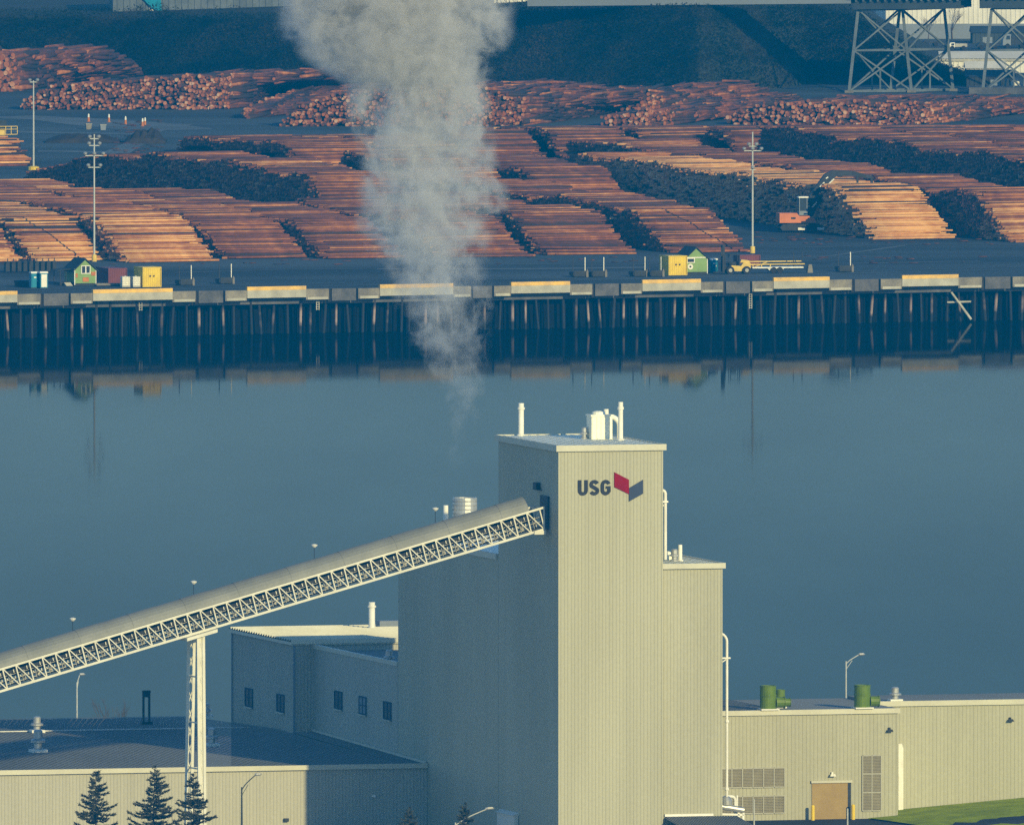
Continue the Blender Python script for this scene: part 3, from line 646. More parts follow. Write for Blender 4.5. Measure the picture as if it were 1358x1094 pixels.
# ---- trees
def conifer(px, py_top, v, h, rad, label, seed, lean=0):
    rr = random.Random(seed); u, z = front(px, py_top, v); zb = z - h
    b = mill('spruce_tree', label, 'tree', u, v, zb)
    o = MB(); o.tube([(0, 0, 0), (lean * .4, 0, h * .5), (lean, 0, h)], [.16, .09, .02], 7); o.build('trunk', 'bark', b)
    o = MB(); zc = h * .985
    while zc > h * .12:
        f = 1 - zc / h; rl = rad * (f ** .8) * rr.uniform(.75, 1.15) + .05
        nb = rr.randint(4, 6) if f > .08 else 3; a0 = rr.uniform(0, 7)
        for k in range(nb):
            if rr.random() < .25: continue
            dz_ = rr.uniform(-.22, .22); dr_ = rr.uniform(.12, .5)
            a = a0 + 2 * PI * k / nb + rr.uniform(-.35, .35); L_ = rl * rr.uniform(.4, 1.35)
            dx, dy = math.cos(a), math.sin(a); ns = max(3, int(L_ / .12))
            for i in range(ns):
                t = (i + .6) / ns; px_ = L_ * t; zz = zc + dz_ - dr_ * px_ + .42 * px_ * t
                cx, cy = lean * zc / h + dx * px_, dy * px_
                for q in range(6 if t > .35 else 4):
                    aa = a + rr.uniform(-1.15, 1.15); l = rr.uniform(.18, .42); up = rr.uniform(-.08, .30); wd = rr.uniform(.03, .06)
                    ex, ey = math.cos(aa) * l, math.sin(aa) * l; sx, sy = -math.sin(aa) * wd, math.cos(aa) * wd
                    ox, oy, oz = rr.uniform(-.06, .06), rr.uniform(-.06, .06), rr.uniform(-.07, .07)
                    o.add([(cx + ox + sx, cy + oy + sy, zz + oz), (cx + ox - sx, cy + oy - sy, zz + oz), (cx + ox + ex, cy + oy + ey, zz + oz + up), (cx + ox + ex * .5, cy + oy + ey * .5, zz + oz + up * .5 - wd * 2)], [(0, 1, 2), (0, 3, 2)])
            
        zc -= rr.uniform(.18, .36)
    o.build('crown', 'needles', b)
conifer(127, 1021, -12, 11.0, 3.4, 'leftmost dark spruce in front of the khaki warehouse wall', 1)
conifer(203, 1016, -14, 11.5, 4.1, 'tall dark spruce between two others, in front of the warehouse', 2, .15)
conifer(257, 1026, -11, 10.5, 3.8, 'dark spruce growing before the foot of the conveyor trestle', 3)
conifer(543, 1073, -10, 6.5, 2.4, 'small spruce top peeping up below the shaded corner of the warehouse', 4)
conifer(616, 1067, -6, 7.0, 2.4, 'small spruce top beside a lamp arm on the shaded tower wall', 5)
def bare_tree(loc, h, label, seed, spread=.5, m='twig', n0=5, rotz=0):
    rr = random.Random(seed); b = thing('bare_tree', label, 'tree', loc, rotz)
    o = MB(); tips = []
    trunk_top = Vector((rr.uniform(-.2, .2), 0, h * .3)); o.tube([(0, 0, 0), trunk_top], [h * .018, h * .012], 6); tr_ = o.build('trunk', m, b)
    o = MB()
    def grow(p, dr, L_, r, lv):
        q = p + dr * L_; o.tube([p, (p + q) / 2 + Vector((rr.uniform(-.05, .05) * L_, rr.uniform(-.05, .05) * L_, 0)), q], [r, r * .8, r * .55], 4, caps=False)
        if lv == 0: return
        for _ in range(3 if lv > 1 else 4):
            nd = (dr + Vector((rr.uniform(-spread, spread), rr.uniform(-spread, spread), rr.uniform(-.1, .35)))).normalized(); grow(p + dr * L_ * rr.uniform(.5, 1), nd, L_ * rr.uniform(.5, .75), r * .5, lv - 1)
    for _ in range(n0): grow(trunk_top * rr.uniform(.6, 1), Vector((rr.uniform(-.6, .6), rr.uniform(-.6, .6), 1)).normalized(), h * .32, h * .007, 3)
    o.build('crown', m, b)
pq = loc_uv(*front(150, 930, VC1 + 22)[:1], VC1 + 22, 0); bare_tree(pq, front(150, 908, VC1 + 22)[1], 'faint bare tree behind the dark warehouse roof', 8)

# ---- near ground
def poly_sheet(name, pts, z, m, kind='structure'):
    o = MB(); o.add([(p[0], p[1], z) for p in pts], [tuple(range(len(pts)))]); ob = o.build(name, m); tag(ob, kind=kind); return ob
M['asphalt'] = pmat('worn_asphalt', (.055, .055, .055), (.04, .04, .042), .12, .9, fine=.2, spec=.03)
M['bounce_ground'] = pmat('pale_bounce_ground', (.38, .37, .34), (.30, .295, .27), .1, .9, fine=.2, spec=.03)  # unseen mill ground, made pale to bounce sun onto the shaded walls
M['lawn'] = pmat('lawn_grass', (.33, .39, .002), (.22, .27, .002), .3, .9, fine=.3, spec=.03)
M['earth'] = pmat('bank_earth', (.10, .09, .06), (.07, .07, .045), .1, .95, fine=.3)
SHORE = [loc_uv(-700, 235), loc_uv(-200, 240), loc_uv(0, 225), loc_uv(120, 215), loc_uv(700, 200)]
gr = MB()
pts = [loc_uv(-1400, -3400), loc_uv(1900, -3400), *[p for p in SHORE[::-1]]]
gr.add([(p.x, p.y, GZ - .02) for p in pts] + [(p.x, p.y + 12, -2) for p in SHORE], [tuple(range(len(pts)))] + [(len(pts) - 1 - i, len(pts) - 2 - i, len(pts) + i + 1, len(pts) + i) for i in range(len(SHORE) - 1)])
tag(gr.build('ground', 'bounce_ground'), kind='structure')
# raised apron and lawn by the halls on the right, sloping up to the right
ap = MB(); a0, a1 = UD0 - 2, UE1 + 5
def gz(u): return GZ + zgD + max(0, u - front(1150, 1085, VD)[0]) * .075
us_ = [a0, front(1100, 1085, VD)[0], front(1150, 1085, VD)[0], UE1 * .5 + 10, UE1 + 5]
vs = []; fs = []
for i, u in enumerate(us_):
    for v, dz in ((VD - 26, -1.9), (VD - 18, -.05 - .02 * i), (VD2 + 1, 0)):
        p = loc_uv(u, v); vs.append((p.x, p.y, max(gz(u) + dz, GZ - .015 if dz < -1 else 0)))
for i in range(len(us_) - 1):
    for j in range(2): a = i * 3 + j; fs.append((a, a + 3, a + 4, a + 1))
ap.add(vs, fs); tag(ap.build('apron', 'asphalt'), kind='structure')
# lawn: follows the slope, its near edge curved
lw_ = MB(); u_a = front(1150, 1086, VD)[0]; vs = []; n = 24
for i in range(n + 1):
    u = u_a + (UE1 + 4 - u_a) * (i / n) ** 2
    dv = min(46, 1.5 + 9 * (u - u_a)); vend = VD - .3 if u < UD1 + .2 else VD2 - .15
    for j in range(6):
        v = vend - dv * (1 - j / 5); p = loc_uv(u, v); f_ = max(0, min(1, (v - (VD - 18)) / (VD2 + 19 - VD)))
        dj = dv * (1 - j / 5); vs.append((p.x, p.y, gz(u) + .05 - (gz(u) - GZ - .06) * max(0, (dj - 17) / 29) + (.06 * math.sin(u * 1.3 + j) if j < 5 else 0)))
lw_.add(vs, [(i * 6 + j, (i + 1) * 6 + j, (i + 1) * 6 + j + 1, i * 6 + j + 1) for i in range(n) for j in range(5)])
tag(lw_.build('lawn', 'lawn'), kind='structure')
# ================================================================== WATER
def water_mat():
    m, nt, out = newmat('river_water'); N, L = nt.nodes.new, nt.links.new
    b = N('ShaderNodeBsdfGlossy'); b.inputs['Color'].default_value = (.215, .228, .23, 1)
    df = N('ShaderNodeBsdfDiffuse'); df.inputs['Color'].default_value = (.01, .03, .04, 1)
    mxs = N('ShaderNodeMixShader'); mxs.inputs[0].default_value = .85; L(df.outputs[0], mxs.inputs[1]); L(b.outputs[0], mxs.inputs[2]); L(mxs.outputs[0], out.inputs[0])
    g = N('ShaderNodeNewGeometry')
    n = N('ShaderNodeTexNoise'); n.inputs['Scale'].default_value = .012; n.inputs['Detail'].default_value = 5
    mp = N('ShaderNodeMapping'); mp.inputs['Scale'].default_value = (1, .25, 1); L(g.outputs['Position'], mp.inputs[0]); L(mp.outputs[0], n.inputs['Vector'])
    mr = N('ShaderNodeMapRange'); mr.inputs[1].default_value = .3; mr.inputs[2].default_value = .7; mr.inputs[3].default_value = .028; mr.inputs[4].default_value = .05
    L(n.outputs[0], mr.inputs[0]); L(mr.outputs[0], b.inputs['Roughness'])
    cm = N('ShaderNodeMix'); cm.data_type = 'RGBA'; cm.inputs[6].default_value = (.94, .93, .93, 1); cm.inputs[7].default_value = (1.06, 1.07, 1.07, 1)
    nn = N('ShaderNodeTexNoise'); nn.inputs['Scale'].default_value = .02; nn.inputs['Detail'].default_value = 7; nn.inputs['Roughness'].default_value = .6; m5 = N('ShaderNodeMapping'); m5.inputs['Scale'].default_value = (1, .12, 1); L(g.outputs['Position'], m5.inputs[0]); L(m5.outputs[0], nn.inputs['Vector'])
    m6 = N('ShaderNodeMapRange'); m6.inputs[1].default_value = .35; m6.inputs[2].default_value = .65; L(nn.outputs[0], m6.inputs[0]); L(m6.outputs[0], cm.inputs[0]); 
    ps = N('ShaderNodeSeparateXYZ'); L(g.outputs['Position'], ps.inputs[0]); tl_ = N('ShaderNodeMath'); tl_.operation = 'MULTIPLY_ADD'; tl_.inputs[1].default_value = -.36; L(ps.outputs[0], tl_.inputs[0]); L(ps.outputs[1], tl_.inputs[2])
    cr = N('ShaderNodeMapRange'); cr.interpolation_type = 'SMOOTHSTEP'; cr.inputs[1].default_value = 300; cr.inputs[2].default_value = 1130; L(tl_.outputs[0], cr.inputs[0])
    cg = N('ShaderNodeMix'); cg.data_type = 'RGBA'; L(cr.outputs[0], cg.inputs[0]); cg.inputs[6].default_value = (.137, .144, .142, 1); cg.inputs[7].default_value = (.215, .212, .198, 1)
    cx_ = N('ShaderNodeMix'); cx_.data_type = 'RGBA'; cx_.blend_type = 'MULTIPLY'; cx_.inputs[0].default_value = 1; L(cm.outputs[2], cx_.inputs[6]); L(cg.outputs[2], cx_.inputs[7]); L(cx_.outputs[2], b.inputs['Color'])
    n2 = N('ShaderNodeTexNoise'); n2.inputs['Scale'].default_value = .35; n2.inputs['Detail'].default_value = 3; L(g.outputs['Position'], n2.inputs['Vector'])
    bp = N('ShaderNodeBump'); bp.inputs['Strength'].default_value = .03; bp.inputs['Distance'].default_value = .1; L(n2.outputs[0], bp.inputs['Height']); L(bp.outputs[0], b.inputs['Normal'])
    return m
M['water'] = water_mat()
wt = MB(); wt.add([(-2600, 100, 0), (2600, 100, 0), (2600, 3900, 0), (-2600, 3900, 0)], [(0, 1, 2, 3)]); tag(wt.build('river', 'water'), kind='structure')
# ================================================================== WHARF
P1, P2 = G(122, 389.5), G(1195, 370.5)
DK = (P2 - P1).normalized(); ANG = math.atan2(DK.y, DK.x)
DN = Vector((-DK.y, DK.x, 0))
W0 = P1 - DK * 45; W0.z = 0
wharf = thing('wharf', 'long timber pile wharf with grey concrete fascia and worn yellow bull rails', 'wharf', W0, ANG)
def dkx(px):
    """distance along the wharf edge seen at column px"""
    d_ = ray(px, 390); n = DN; t = (P1 - CAM).dot(n) / d_.dot(n); return (CAM + d_ * t - W0).dot(DK)
LW = dkx(1420)
o = MB(); o.box(0, LW, .6, 16, YZ - 1.0, YZ - .02); o.build('deck', 'concdark', wharf)
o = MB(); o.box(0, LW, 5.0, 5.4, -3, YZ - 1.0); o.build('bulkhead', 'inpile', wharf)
o = MB(); o.box(0, LW, 2.0, 2.3, YZ - 2.2, YZ - 1.0); o.build('cap_beam', 'concdark', wharf)
yel = [(-60, 22), (122.5, 228), (327, 405), (503, 600), (677, 755), (851, 928.5), (1025, 1099), (1195.5, 1270), (1372, 1450)]
for i, (a, b) in enumerate(yel):
    x0, x1 = max(0, dkx(a)), min(LW, dkx(b))
    if x1 - x0 > .5:
        o = MB(); o.box(x0, x1, -.35, .35, YZ + .05, YZ + .62); o.build('bull_rail', 'yelworn', wharf)
        o = MB(); o.box(x0, x1, -.32, .6, YZ - 1.12, YZ + .05)
        for k in range(3): xx = x0 + (x1 - x0) * (k + .5) / 3; o.box(xx - .1, xx + .1, -.34, -.32, YZ - 1.0, YZ - .2)
        o.build('rail_beam', 'conclight', wharf)
    if i < len(yel) - 1:
        g0, g1 = x1 + .03, min(LW, dkx(yel[i + 1][0]) - .03); g = g1 - g0
        if g < 1: continue
        for k, (f0, f1, yy, zb, m) in enumerate(((0, .31, -.22, 1.52, 'conc'), (.36, .69, .1, 1.75, 'concdark'), (.71, 1, -.22, 1.5, 'conc'))):
            o = MB(); o.box(g0 + g * f0, g0 + g * f1, yy, .6, YZ - zb, YZ + .12 - .02 * k); o.build('fascia_panel', m, wharf)
        o = MB(); o.box(g0 + g * .315, g0 + g * .352, .25, .6, YZ - 1.9, YZ + .05); o.build('fender', 'rubber', wharf)
        o = MB(); o.box(g0 + g * .02, g0 + g * .295, -.30, -.22, YZ - 1.5, YZ - 1.12); o.build('fascia_ledge', 'conclight', wharf)
        o = MB(); o.box(g0 + g * .73, g0 + g * .98, -.30, -.22, YZ - 1.48, YZ - 1.08); o.build('fascia_ledge', 'conclight', wharf)
npl = 100
xs = [LW * (i + .5) / npl for i in range(npl)]
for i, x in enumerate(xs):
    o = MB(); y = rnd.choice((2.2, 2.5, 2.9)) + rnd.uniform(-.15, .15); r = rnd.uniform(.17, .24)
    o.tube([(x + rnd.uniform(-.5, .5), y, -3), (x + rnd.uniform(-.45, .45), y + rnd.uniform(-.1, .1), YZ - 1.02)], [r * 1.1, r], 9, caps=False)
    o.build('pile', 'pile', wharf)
o = MB()
for i in range(300):
    x = rnd.uniform(0, LW); o.tube([(x, rnd.uniform(3.6, 4.4), -3), (x + rnd.uniform(-.2, .2), 4.2, YZ - 1.02)], .17, 6, caps=False)
bp_ = o.build('inner_pile', 'inpile', wharf); bp_['kind'] = 'stuff'
for px, zt, zb in ((425, 5.6, 3.6), (999, 5.2, 2.6), (190, 5.2, 4.0)):
    x = dkx(px); o = MB()
    for dx in (-.22, .22): o.box(x + dx - .05, x + dx + .05, 1.1, 1.22, zb, zt)
    k = int((zt - zb) / .35)
    for j in range(k): o.box(x - .17, x + .17, 1.12, 1.2, zb + j * .35 + .1, zb + j * .35 + .18)
    o.build('ladder', 'conclight', wharf)
# drift poles leaning on the piles
dl = thing('drift_pole', 'pale crossed drift poles caught against the wharf piles, right', 'driftwood', W0 + DK * dkx(1278) + Vector((0, 0, 0)), ANG)
s_ = FPX / (P2.y - CAM.y)
o = MB(); o.tube([(-1.5, 1.4, 6.8 - (389 - 371) / s_ * 1.05), (1.5, .6, .35)], [.17, .21], 8); o.build('leaning_pole', 'conclight', dl)
o = MB(); o.tube([(-2.0, 1.9, 3.0), (2.0, 1.9, 3.05)], .15, 8); o.build('level_pole', 'conclight', dl)
# ================================================================== FAR SHORE GROUND
M['yard'] = pmat('yard_asphalt', (.10, .12, .128), (.05, .062, .068), .03, .9, stretch=(.35, 1, 1), fine=.3, spec=.03)
yg = MB(); e0 = P1 + DN * 15.9; a, b = e0 - DK * 2600, e0 + DK * 2600
a0, b0 = P1 + DN * 3 - DK * 2600, P1 + DN * 3 - DK * 46; a1, b1 = P1 + DN * 3 + DK * (LW - 44), P1 + DN * 3 + DK * 2600
yg.add([(a.x, a.y, YZ), (b.x, b.y, YZ), (2600, 7000, YZ), (-2600, 7000, YZ)], [(0, 1, 2, 3)])
ap_ = P1 + DN * .95 - DK * 45
yg.add([tuple(P1 + DN * .7 - DK * 45)[:2] + (YZ,), tuple(P1 + DN * .7 + DK * (LW - 45))[:2] + (YZ,), tuple(P1 + DN * 15.9 + DK * (LW - 45))[:2] + (YZ,), tuple(P1 + DN * 15.9 - DK * 45)[:2] + (YZ,)], [(0, 1, 2, 3)])
for s0, s1 in ((-2600, -46), (LW - 44, 2600)):
    q = [P1 + DN * 15.9 + DK * s0, P1 + DN * 15.9 + DK * s1, P1 + DN * 2 + DK * s1, P1 + DN * 2 + DK * s0]
    yg.add([(p.x, p.y, YZ) for p in q[:2]] + [(p.x, p.y, -2) for p in q[2:]], [(0, 3, 2, 1)])
tag(yg.build('yard_ground', 'yard'), kind='structure')
# dusty wheel tracks
M['track'] = pmat('dusty_track', (.14, .155, .155), (.10, .115, .115), .08, .95, stretch=(.3, 1, 1), fine=.3)
def strip(name, pts, wd, m, z):
    o = MB(); L_ = [G(*p) for p in pts]; vs = []
    for i, p in enumerate(L_):
        d_ = (L_[min(i + 1, len(L_) - 1)] - L_[max(i - 1, 0)]).normalized(); n = Vector((-d_.y, d_.x, 0)) * wd / 2 * rnd.uniform(.7, 1.2)
        vs += [(p.x + n.x, p.y + n.y, z), (p.x - n.x, p.y - n.y, z)]
    o.add(vs, [(2 * i, 2 * i + 1, 2 * i + 3, 2 * i + 2) for i in range(len(L_) - 1)]); tag(o.build(name, m), kind='structure')
strip('road', [(5, 155), (80, 158), (150, 164), (215, 171), (240, 173)], 16, 'track', YZ + .03)
strip('road', [(5, 175), (90, 177), (160, 178), (210, 178)], 7, 'track', YZ + .035)
strip('road', [(50, 201), (90, 201), (140, 203)], 5, 'track', YZ + .03)
strip('road', [(1100, 350), (1180, 349), (1260, 347), (1300, 347)], 2, 'track', YZ + .03)
strip('road', [(500, 357), (700, 357), (860, 355)], 5, 'track', YZ + .03)
for pts_, w_ in (([(20, 388), (300, 383), (700, 374), (1100, 364), (1350, 358)], 1.2), ([(20, 384.5), (300, 379.5), (700, 370.5), (1100, 361), (1350, 355)], .9), ([(640, 350), (800, 352), (960, 347), (1100, 340), (1200, 326)], 1.5), ([(1030, 330), (1150, 326), (1280, 324), (1350, 326)], 1.1), ([(230, 362), (380, 358), (560, 356)], 1.2), ([(150, 205), (180, 190), (195, 175), (240, 165)], 5)):
    strip('road', pts_, w_, 'track', YZ + .04)
# ================================================================== LOGS
RD = Vector((-math.sin(R(15.8)), math.cos(R(15.8)), 0)); LD = Vector((math.cos(R(20)), math.sin(R(20)), 0))
def log_arrays(c, d_, L_, r0, r1, tone, n=8):
    """(k) logs -> vertices and tone; c centre, d direction arrays"""
    k = len(c); up = np.array([0, 0, 1.0]); a = np.cross(d_, up); a /= np.linalg.norm(a, axis=1, keepdims=True); b = np.cross(a, d_)
    ang = 2 * PI * np.arange(n) / n
    off = np.cos(ang)[None, :, None] * a[:, None, :] + np.sin(ang)[None, :, None] * b[:, None, :]
    p0 = (c - d_ * L_[:, None] / 2)[:, None, :] + off * r0[:, None, None]; p1 = (c + d_ * L_[:, None] / 2)[:, None, :] + off * r1[:, None, None]
    return np.concatenate([p0, p1], 1).reshape(-1, 3)
def log_mesh(name, c, d_, L_, r0, r1, tone, n=8):
    v = log_arrays(c, d_, L_, r0, r1, tone, n); k = len(c)
    base = np.arange(k)[:, None] * 2 * n; i = np.arange(n)
    q = np.stack([i, i + n, (i + 1) % n + n, (i + 1) % n], 1).reshape(1, -1)        # n quads
    caps = np.concatenate([i, n + i[::-1]]).reshape(1, -1)
    lo = np.concatenate([base + q, base + caps], 1).reshape(-1)
    tot = np.tile(np.array([4] * n + [n, n]), k); st = np.concatenate([[0], np.cumsum(tot)[:-1]])
    me = bpy.data.meshes.new(name); me.vertices.add(len(v)); me.vertices.foreach_set('co', v.astype(np.float32).ravel())
    me.loops.add(len(lo)); me.loops.foreach_set('vertex_index', lo.astype(np.int32))
    me.polygons.add(len(tot)); me.polygons.foreach_set('loop_start', st.astype(np.int32))
    me.polygons.foreach_set('material_index', np.tile(np.array([0] * n + [1, 1]), k).astype(np.int32))
    me.polygons.foreach_set('use_smooth', np.tile(np.array([True] * n + [False, False]), k))
    me.materials.append(M['logside']); me.materials.append(M['logend'])
    at = me.attributes.new('tone', 'FLOAT', 'POINT'); at.data.foreach_set('value', np.repeat(tone, 2 * n).astype(np.float32))
    me.update(calc_edges=True); me.validate()
    return me
A_ = {'c': [], 'd': [], 'L': [], 'r': [], 't': []}
front_logs = []     # (t along ramp, row label, centre, dir, L, r, tone)
def addlog(c, d_, L_, r, tone):
    A_['c'].append(c); A_['d'].append(d_); A_['L'].append(L_); A_['r'].append(r); A_['t'].append(tone)
def wob(x, ph): return .5 * math.sin(x * .11 + ph) + .3 * math.sin(x * .27 + ph * 2.1) + .2 * math.sin(x * .63 + ph * 3.7)
def row(xl, yb, wd, ramp, h, length, tone, full=True, label=None, hvar=.8, dips=(), tvar=.20, backramp=12, tone_f=None):
    """a row of logs: lies along LD, runs back along RD from the front-left corner seen at (xl, yb)"""
    o = G(xl, yb); o.z = YZ; ph = rnd.uniform(0, 6); t = 0.0; D_ = .37
    while t < length:
        hh = h * min(1, (t + .3) / ramp, max(.1, (length - t) / backramp)) + hvar * wob(t, ph) * min(1, t / ramp)
        for (a, b, k) in dips:
            if a < t < b: hh *= 1 - (1 - k) * min(1, (t - a) / 6, (b - t) / 6)
        q_ = o + RD * (t + 3); qx = 679 + q_.x * FPX / (q_.y - CAM.y); qy = -1259 + FPX * (CAM.z - YZ) / (q_.y - CAM.y)
        lim = float(np.interp(qx, [0, 90, 110, 230, 240, 480, 640, 1000, 1358], [235, 214, 205, 200, 180, 180, 168, 167, 166])) if xl > 200 else 0
        hm_ = (qy - lim) / (FPX / (q_.y - CAM.y))
        if hm_ < .6: break
        hh = max(.45, min(hh, hm_)); nl = max(1, int(hh / .335)); j0 = 0 if full else max(0, nl - 4)
        tt0 = tone_f(t) if tone_f else tone
        for j in range(j0, nl):
            r = rnd.uniform(.13, .235); L_ = wd * (rnd.uniform(.96, 1.07) if rnd.random() < .85 else rnd.uniform(.75, .95)); off = rnd.gauss(0, .4)
            yaw = rnd.gauss(0, .012); d_ = Vector((LD.x - LD.y * yaw, LD.y + LD.x * yaw, rnd.gauss(0, .006))).normalized()
            tt = t + (D_ / 2 if j % 2 else 0) + rnd.uniform(-.1, .1)
            c = o + RD * tt + LD * (wd / 2 + off) + Vector((0, 0, .2 + j * .335 + (hh - nl * .335 if j >= nl - 2 and nl > 2 else 0) + rnd.uniform(-.06, .08)))
            tn = tt0 + rnd.gauss(0, tvar) + (rnd.random() < .07) * rnd.uniform(.1, .3)
            if label and j == nl - 1 and t < ramp * 1.1: front_logs.append((c.y - (o.y), t, label, c, d_, L_, r, tn))
            else: addlog(tuple(c), tuple(d_), L_, r, tn)
        t += D_ * rnd.uniform(.9, 1.12)
# --- front stacks (left to right)
bright, mid, brown = .80, .52, .42
row(-72, 349, 12.6, 22, 6.0, 150, .8, False, 'pale peeled log in the stack cut by the left edge of the yard')
row(48, 347, 12.3, 20, 6.4, 210, .84, True, 'pale orange peeled log on the front slope behind the green window shed', tone_f=lambda t: .84 if t < 70 else .44)
row(171, 349, 14.3, 22, 6.8, 190, .80, True, 'pale orange peeled log on the front slope behind the left yellow container', tone_f=lambda t: .80 if t < 34 else .44)
row(303, 344, 13.0, 22, 6.0, 170, .44, True, 'red brown log on the front slope just right of the left pale stacks')
row(434, 344, 12.5, 22, 5.6, 150, .38, True, 'red brown log on the front slope behind the left edge of the steam')
row(590, 342, 14, 20, 5.2, 100, .38, False, 'red brown log on the front slope just right of the steam')
row(727, 339, 14.3, 22, 5.8, 105, .39, True, 'red brown log on the front slope behind the paired dark log bunks')
row(893, 336, 12.6, 24, 6.2, 175, .38, True, 'red brown log on the front slope behind the right green shed', tone_f=lambda t: .38 if t < 90 else .42)
row(1164, 318, 13.0, 22, 7.4, 185, .9, True, 'bright orange peeled log on the front slope beside the log loader', tvar=.09, hvar=.5, tone_f=lambda t: .90 if t < 150 else .7)
row(1345, 322, 14, 20, 7.0, 190, .5, True, 'red brown log on the front slope at the right edge of the yard', tone_f=lambda t: .72 if t < 16 else .38)
# --- second line of rows
row(455, 300, 14, 22, 7.6, 200, .46, True, tone_f=lambda t: .44, dips=((120, 150, .8),))
row(590, 285, 14, 22, 7.6, 190, .42, False, dips=((60, 95, .6),))
row(735, 280, 14, 20, 6.4, 230, .38, False, dips=((70, 110, .55),))
row(1010, 262, 13, 20, 5.4, 210, .40, False)
row(1500, 290, 14, 16, 7.4, 260, .36, True)
row(1660, 290, 14, 20, 7.0, 280, .38, False)
# far back rows filling the yard
yb = [(640, 232, 8.0, 300, .44), (770, 232, 7.2, 330, .45), (890, 228, 7.6, 330, .43), (1010, 232, 6.6, 340, .45), (1130, 226, 7.4, 360, .42), (1250, 236, 7.0, 360, .43), (1365, 236, 7.2, 380, .42), (1480, 240, 6.8, 400, .44), (1600, 240, 7, 400, .42), (1720, 240, 7, 420, .42),
      (515, 240, 6.6, 180, .5), (430, 224, 5.4, 90, .55)]
for i, (x, y, h, L_, tn) in enumerate(yb):
    row(x, y, 13.2, 24, h, L_, tn - .08, False, None, 1.5, dips=[(t0, t0 + rnd.uniform(16, 34), rnd.uniform(.1, .4)) for t0 in (30 + 20 * (i % 3), 100 + 31 * (i % 2), 175 + 25 * (i % 4))])
# left-edge bundles by the pole and the far low row
row(-75, 222, 15.5, 10, 4.0, 60, .82, True)
row(222, 191, 13, 6, 2.2, 12, .58, True); row(330, 192, 22, 6, 3.2, 40, .78, False)
row(-120, 262, 13, 8, 6.4, 80, .38, False)
# --- far stacks laid the other way: cut ends toward the river
ED = Vector((-math.sin(R(-22)), math.cos(R(-22)), 0))
def end_stack(prof, L_=11, rr=(.19, .38), tn=.55, sd=.2, back=.25, deep=4):
    """prof: list of (px, py_base, py_top) along the front"""
    for (x0, b0, t0), (x1, b1, t1) in zip(prof[:-1], prof[1:]):
        p0, p1 = G(x0, b0), G(x1, b1); n = max(1, int((p1 - p0).length / .52))
        for i in range(n):
            f = (i + rnd.random() * .6) / n; p = p0 + (p1 - p0) * f; s = scale_at(p); h = ((b0 - t0) * (1 - f) + (b1 - t1) * f) / s
            z = 0.0
            while z < h:
                r = rnd.uniform(*rr); slope = z * back + rnd.uniform(-.6, .6)
                yaw = rnd.gauss(0, .05); d_ = Vector((ED.x - ED.y * yaw, ED.y + ED.x * yaw, rnd.gauss(0, .05))).normalized()
                c = p + ED * (L_ / 2 + slope) + Vector((rnd.uniform(-.35, .35), 0, z + r))
                addlog(tuple(c), tuple(d_), L_ * rnd.uniform(.9, 1.1), r, 1.0 + max(.02, min(.97, tn + rnd.gauss(0, sd)))); z += r * 1.75
            for q in range(1, deep):
                zz = z
                for _ in range(2):
                    if zz < .3: break
                    zz -= .55; r = rnd.uniform(*rr); yaw = rnd.gauss(0, .06); d_ = Vector((ED.x - ED.y * yaw, ED.y + ED.x * yaw, rnd.gauss(0, .03))).normalized()
                    c = p + ED * (L_ * .5 + q * (L_ + .5) + rnd.uniform(-1, 1)) + Vector((0, 0, max(r, zz + rnd.uniform(-.5, .3))))
                    addlog(tuple(c), tuple(d_), L_ * rnd.uniform(.9, 1.1), r * .8, rnd.gauss(.34, .15) if rnd.random() < .8 else 1.6)
end_stack([(-40, 122, 72), (10, 122, 76), (40, 118, 92), (62, 112, 104)], rr=(.34, .62), tn=.62)
end_stack([(28, 146, 138), (55, 146, 118), (95, 146, 113), (150, 146, 112), (200, 145, 106), (240, 146, 104), (300, 145, 103), (340, 128, 104), (372, 120, 112)], tn=.56, sd=.3)
end_stack([(325, 158, 150), (345, 150, 140), (375, 140, 130), (398, 126, 120)], tn=.6)
end_stack([(372, 168, 160), (400, 168, 142), (440, 168, 130), (480, 168, 122), (560, 168, 120), (640, 168, 122), (690, 167, 134), (740, 160, 136), (790, 150, 136), (800, 150, 122), (850, 152, 122), (885, 150, 138)], tn=.55, sd=.3, L_=13)
end_stack([(715, 132, 128), (760, 130, 122), (840, 130, 120), (870, 140, 128)], tn=.5)
end_stack([(800, 168, 156), (850, 168, 150), (890, 166, 152), (900, 152, 140), (925, 148, 136), (945, 146, 142)], tn=.56)
end_stack([(965, 165, 158), (1000, 166, 143), (1050, 167, 138), (1110, 167, 137), (1170, 166, 138), (1225, 165, 140), (1280, 160, 142), (1300, 156, 150)], tn=.55, sd=.3)
row(1310, 166, 16, 5, 3.2, 30, .5, True); row(1400, 164, 16, 5, 3.0, 40, .5, True)
for px, py in ((95, 96), (105, 96), (133, 110), (145, 107), (70, 108)):
    p = G(px, py); addlog((p.x, p.y + 4, YZ + .5), tuple(ED), 8, .55, 1.7)
# loose bark and broken pieces on the ground
for _ in range(260):
    px, py = rnd.choice(((rnd.uniform(0, 1358), rnd.uniform(340, 352)), (rnd.uniform(1000, 1358), rnd.uniform(305, 325)), (rnd.uniform(150, 215), rnd.uniform(160, 215))))
    p = G(px, py); a = rnd.uniform(-.4, .4); addlog((p.x, p.y, YZ + .1), (math.cos(a), math.sin(a), .01), rnd.uniform(.5, 1.6), rnd.uniform(.05, .10), rnd.uniform(.0, .28))
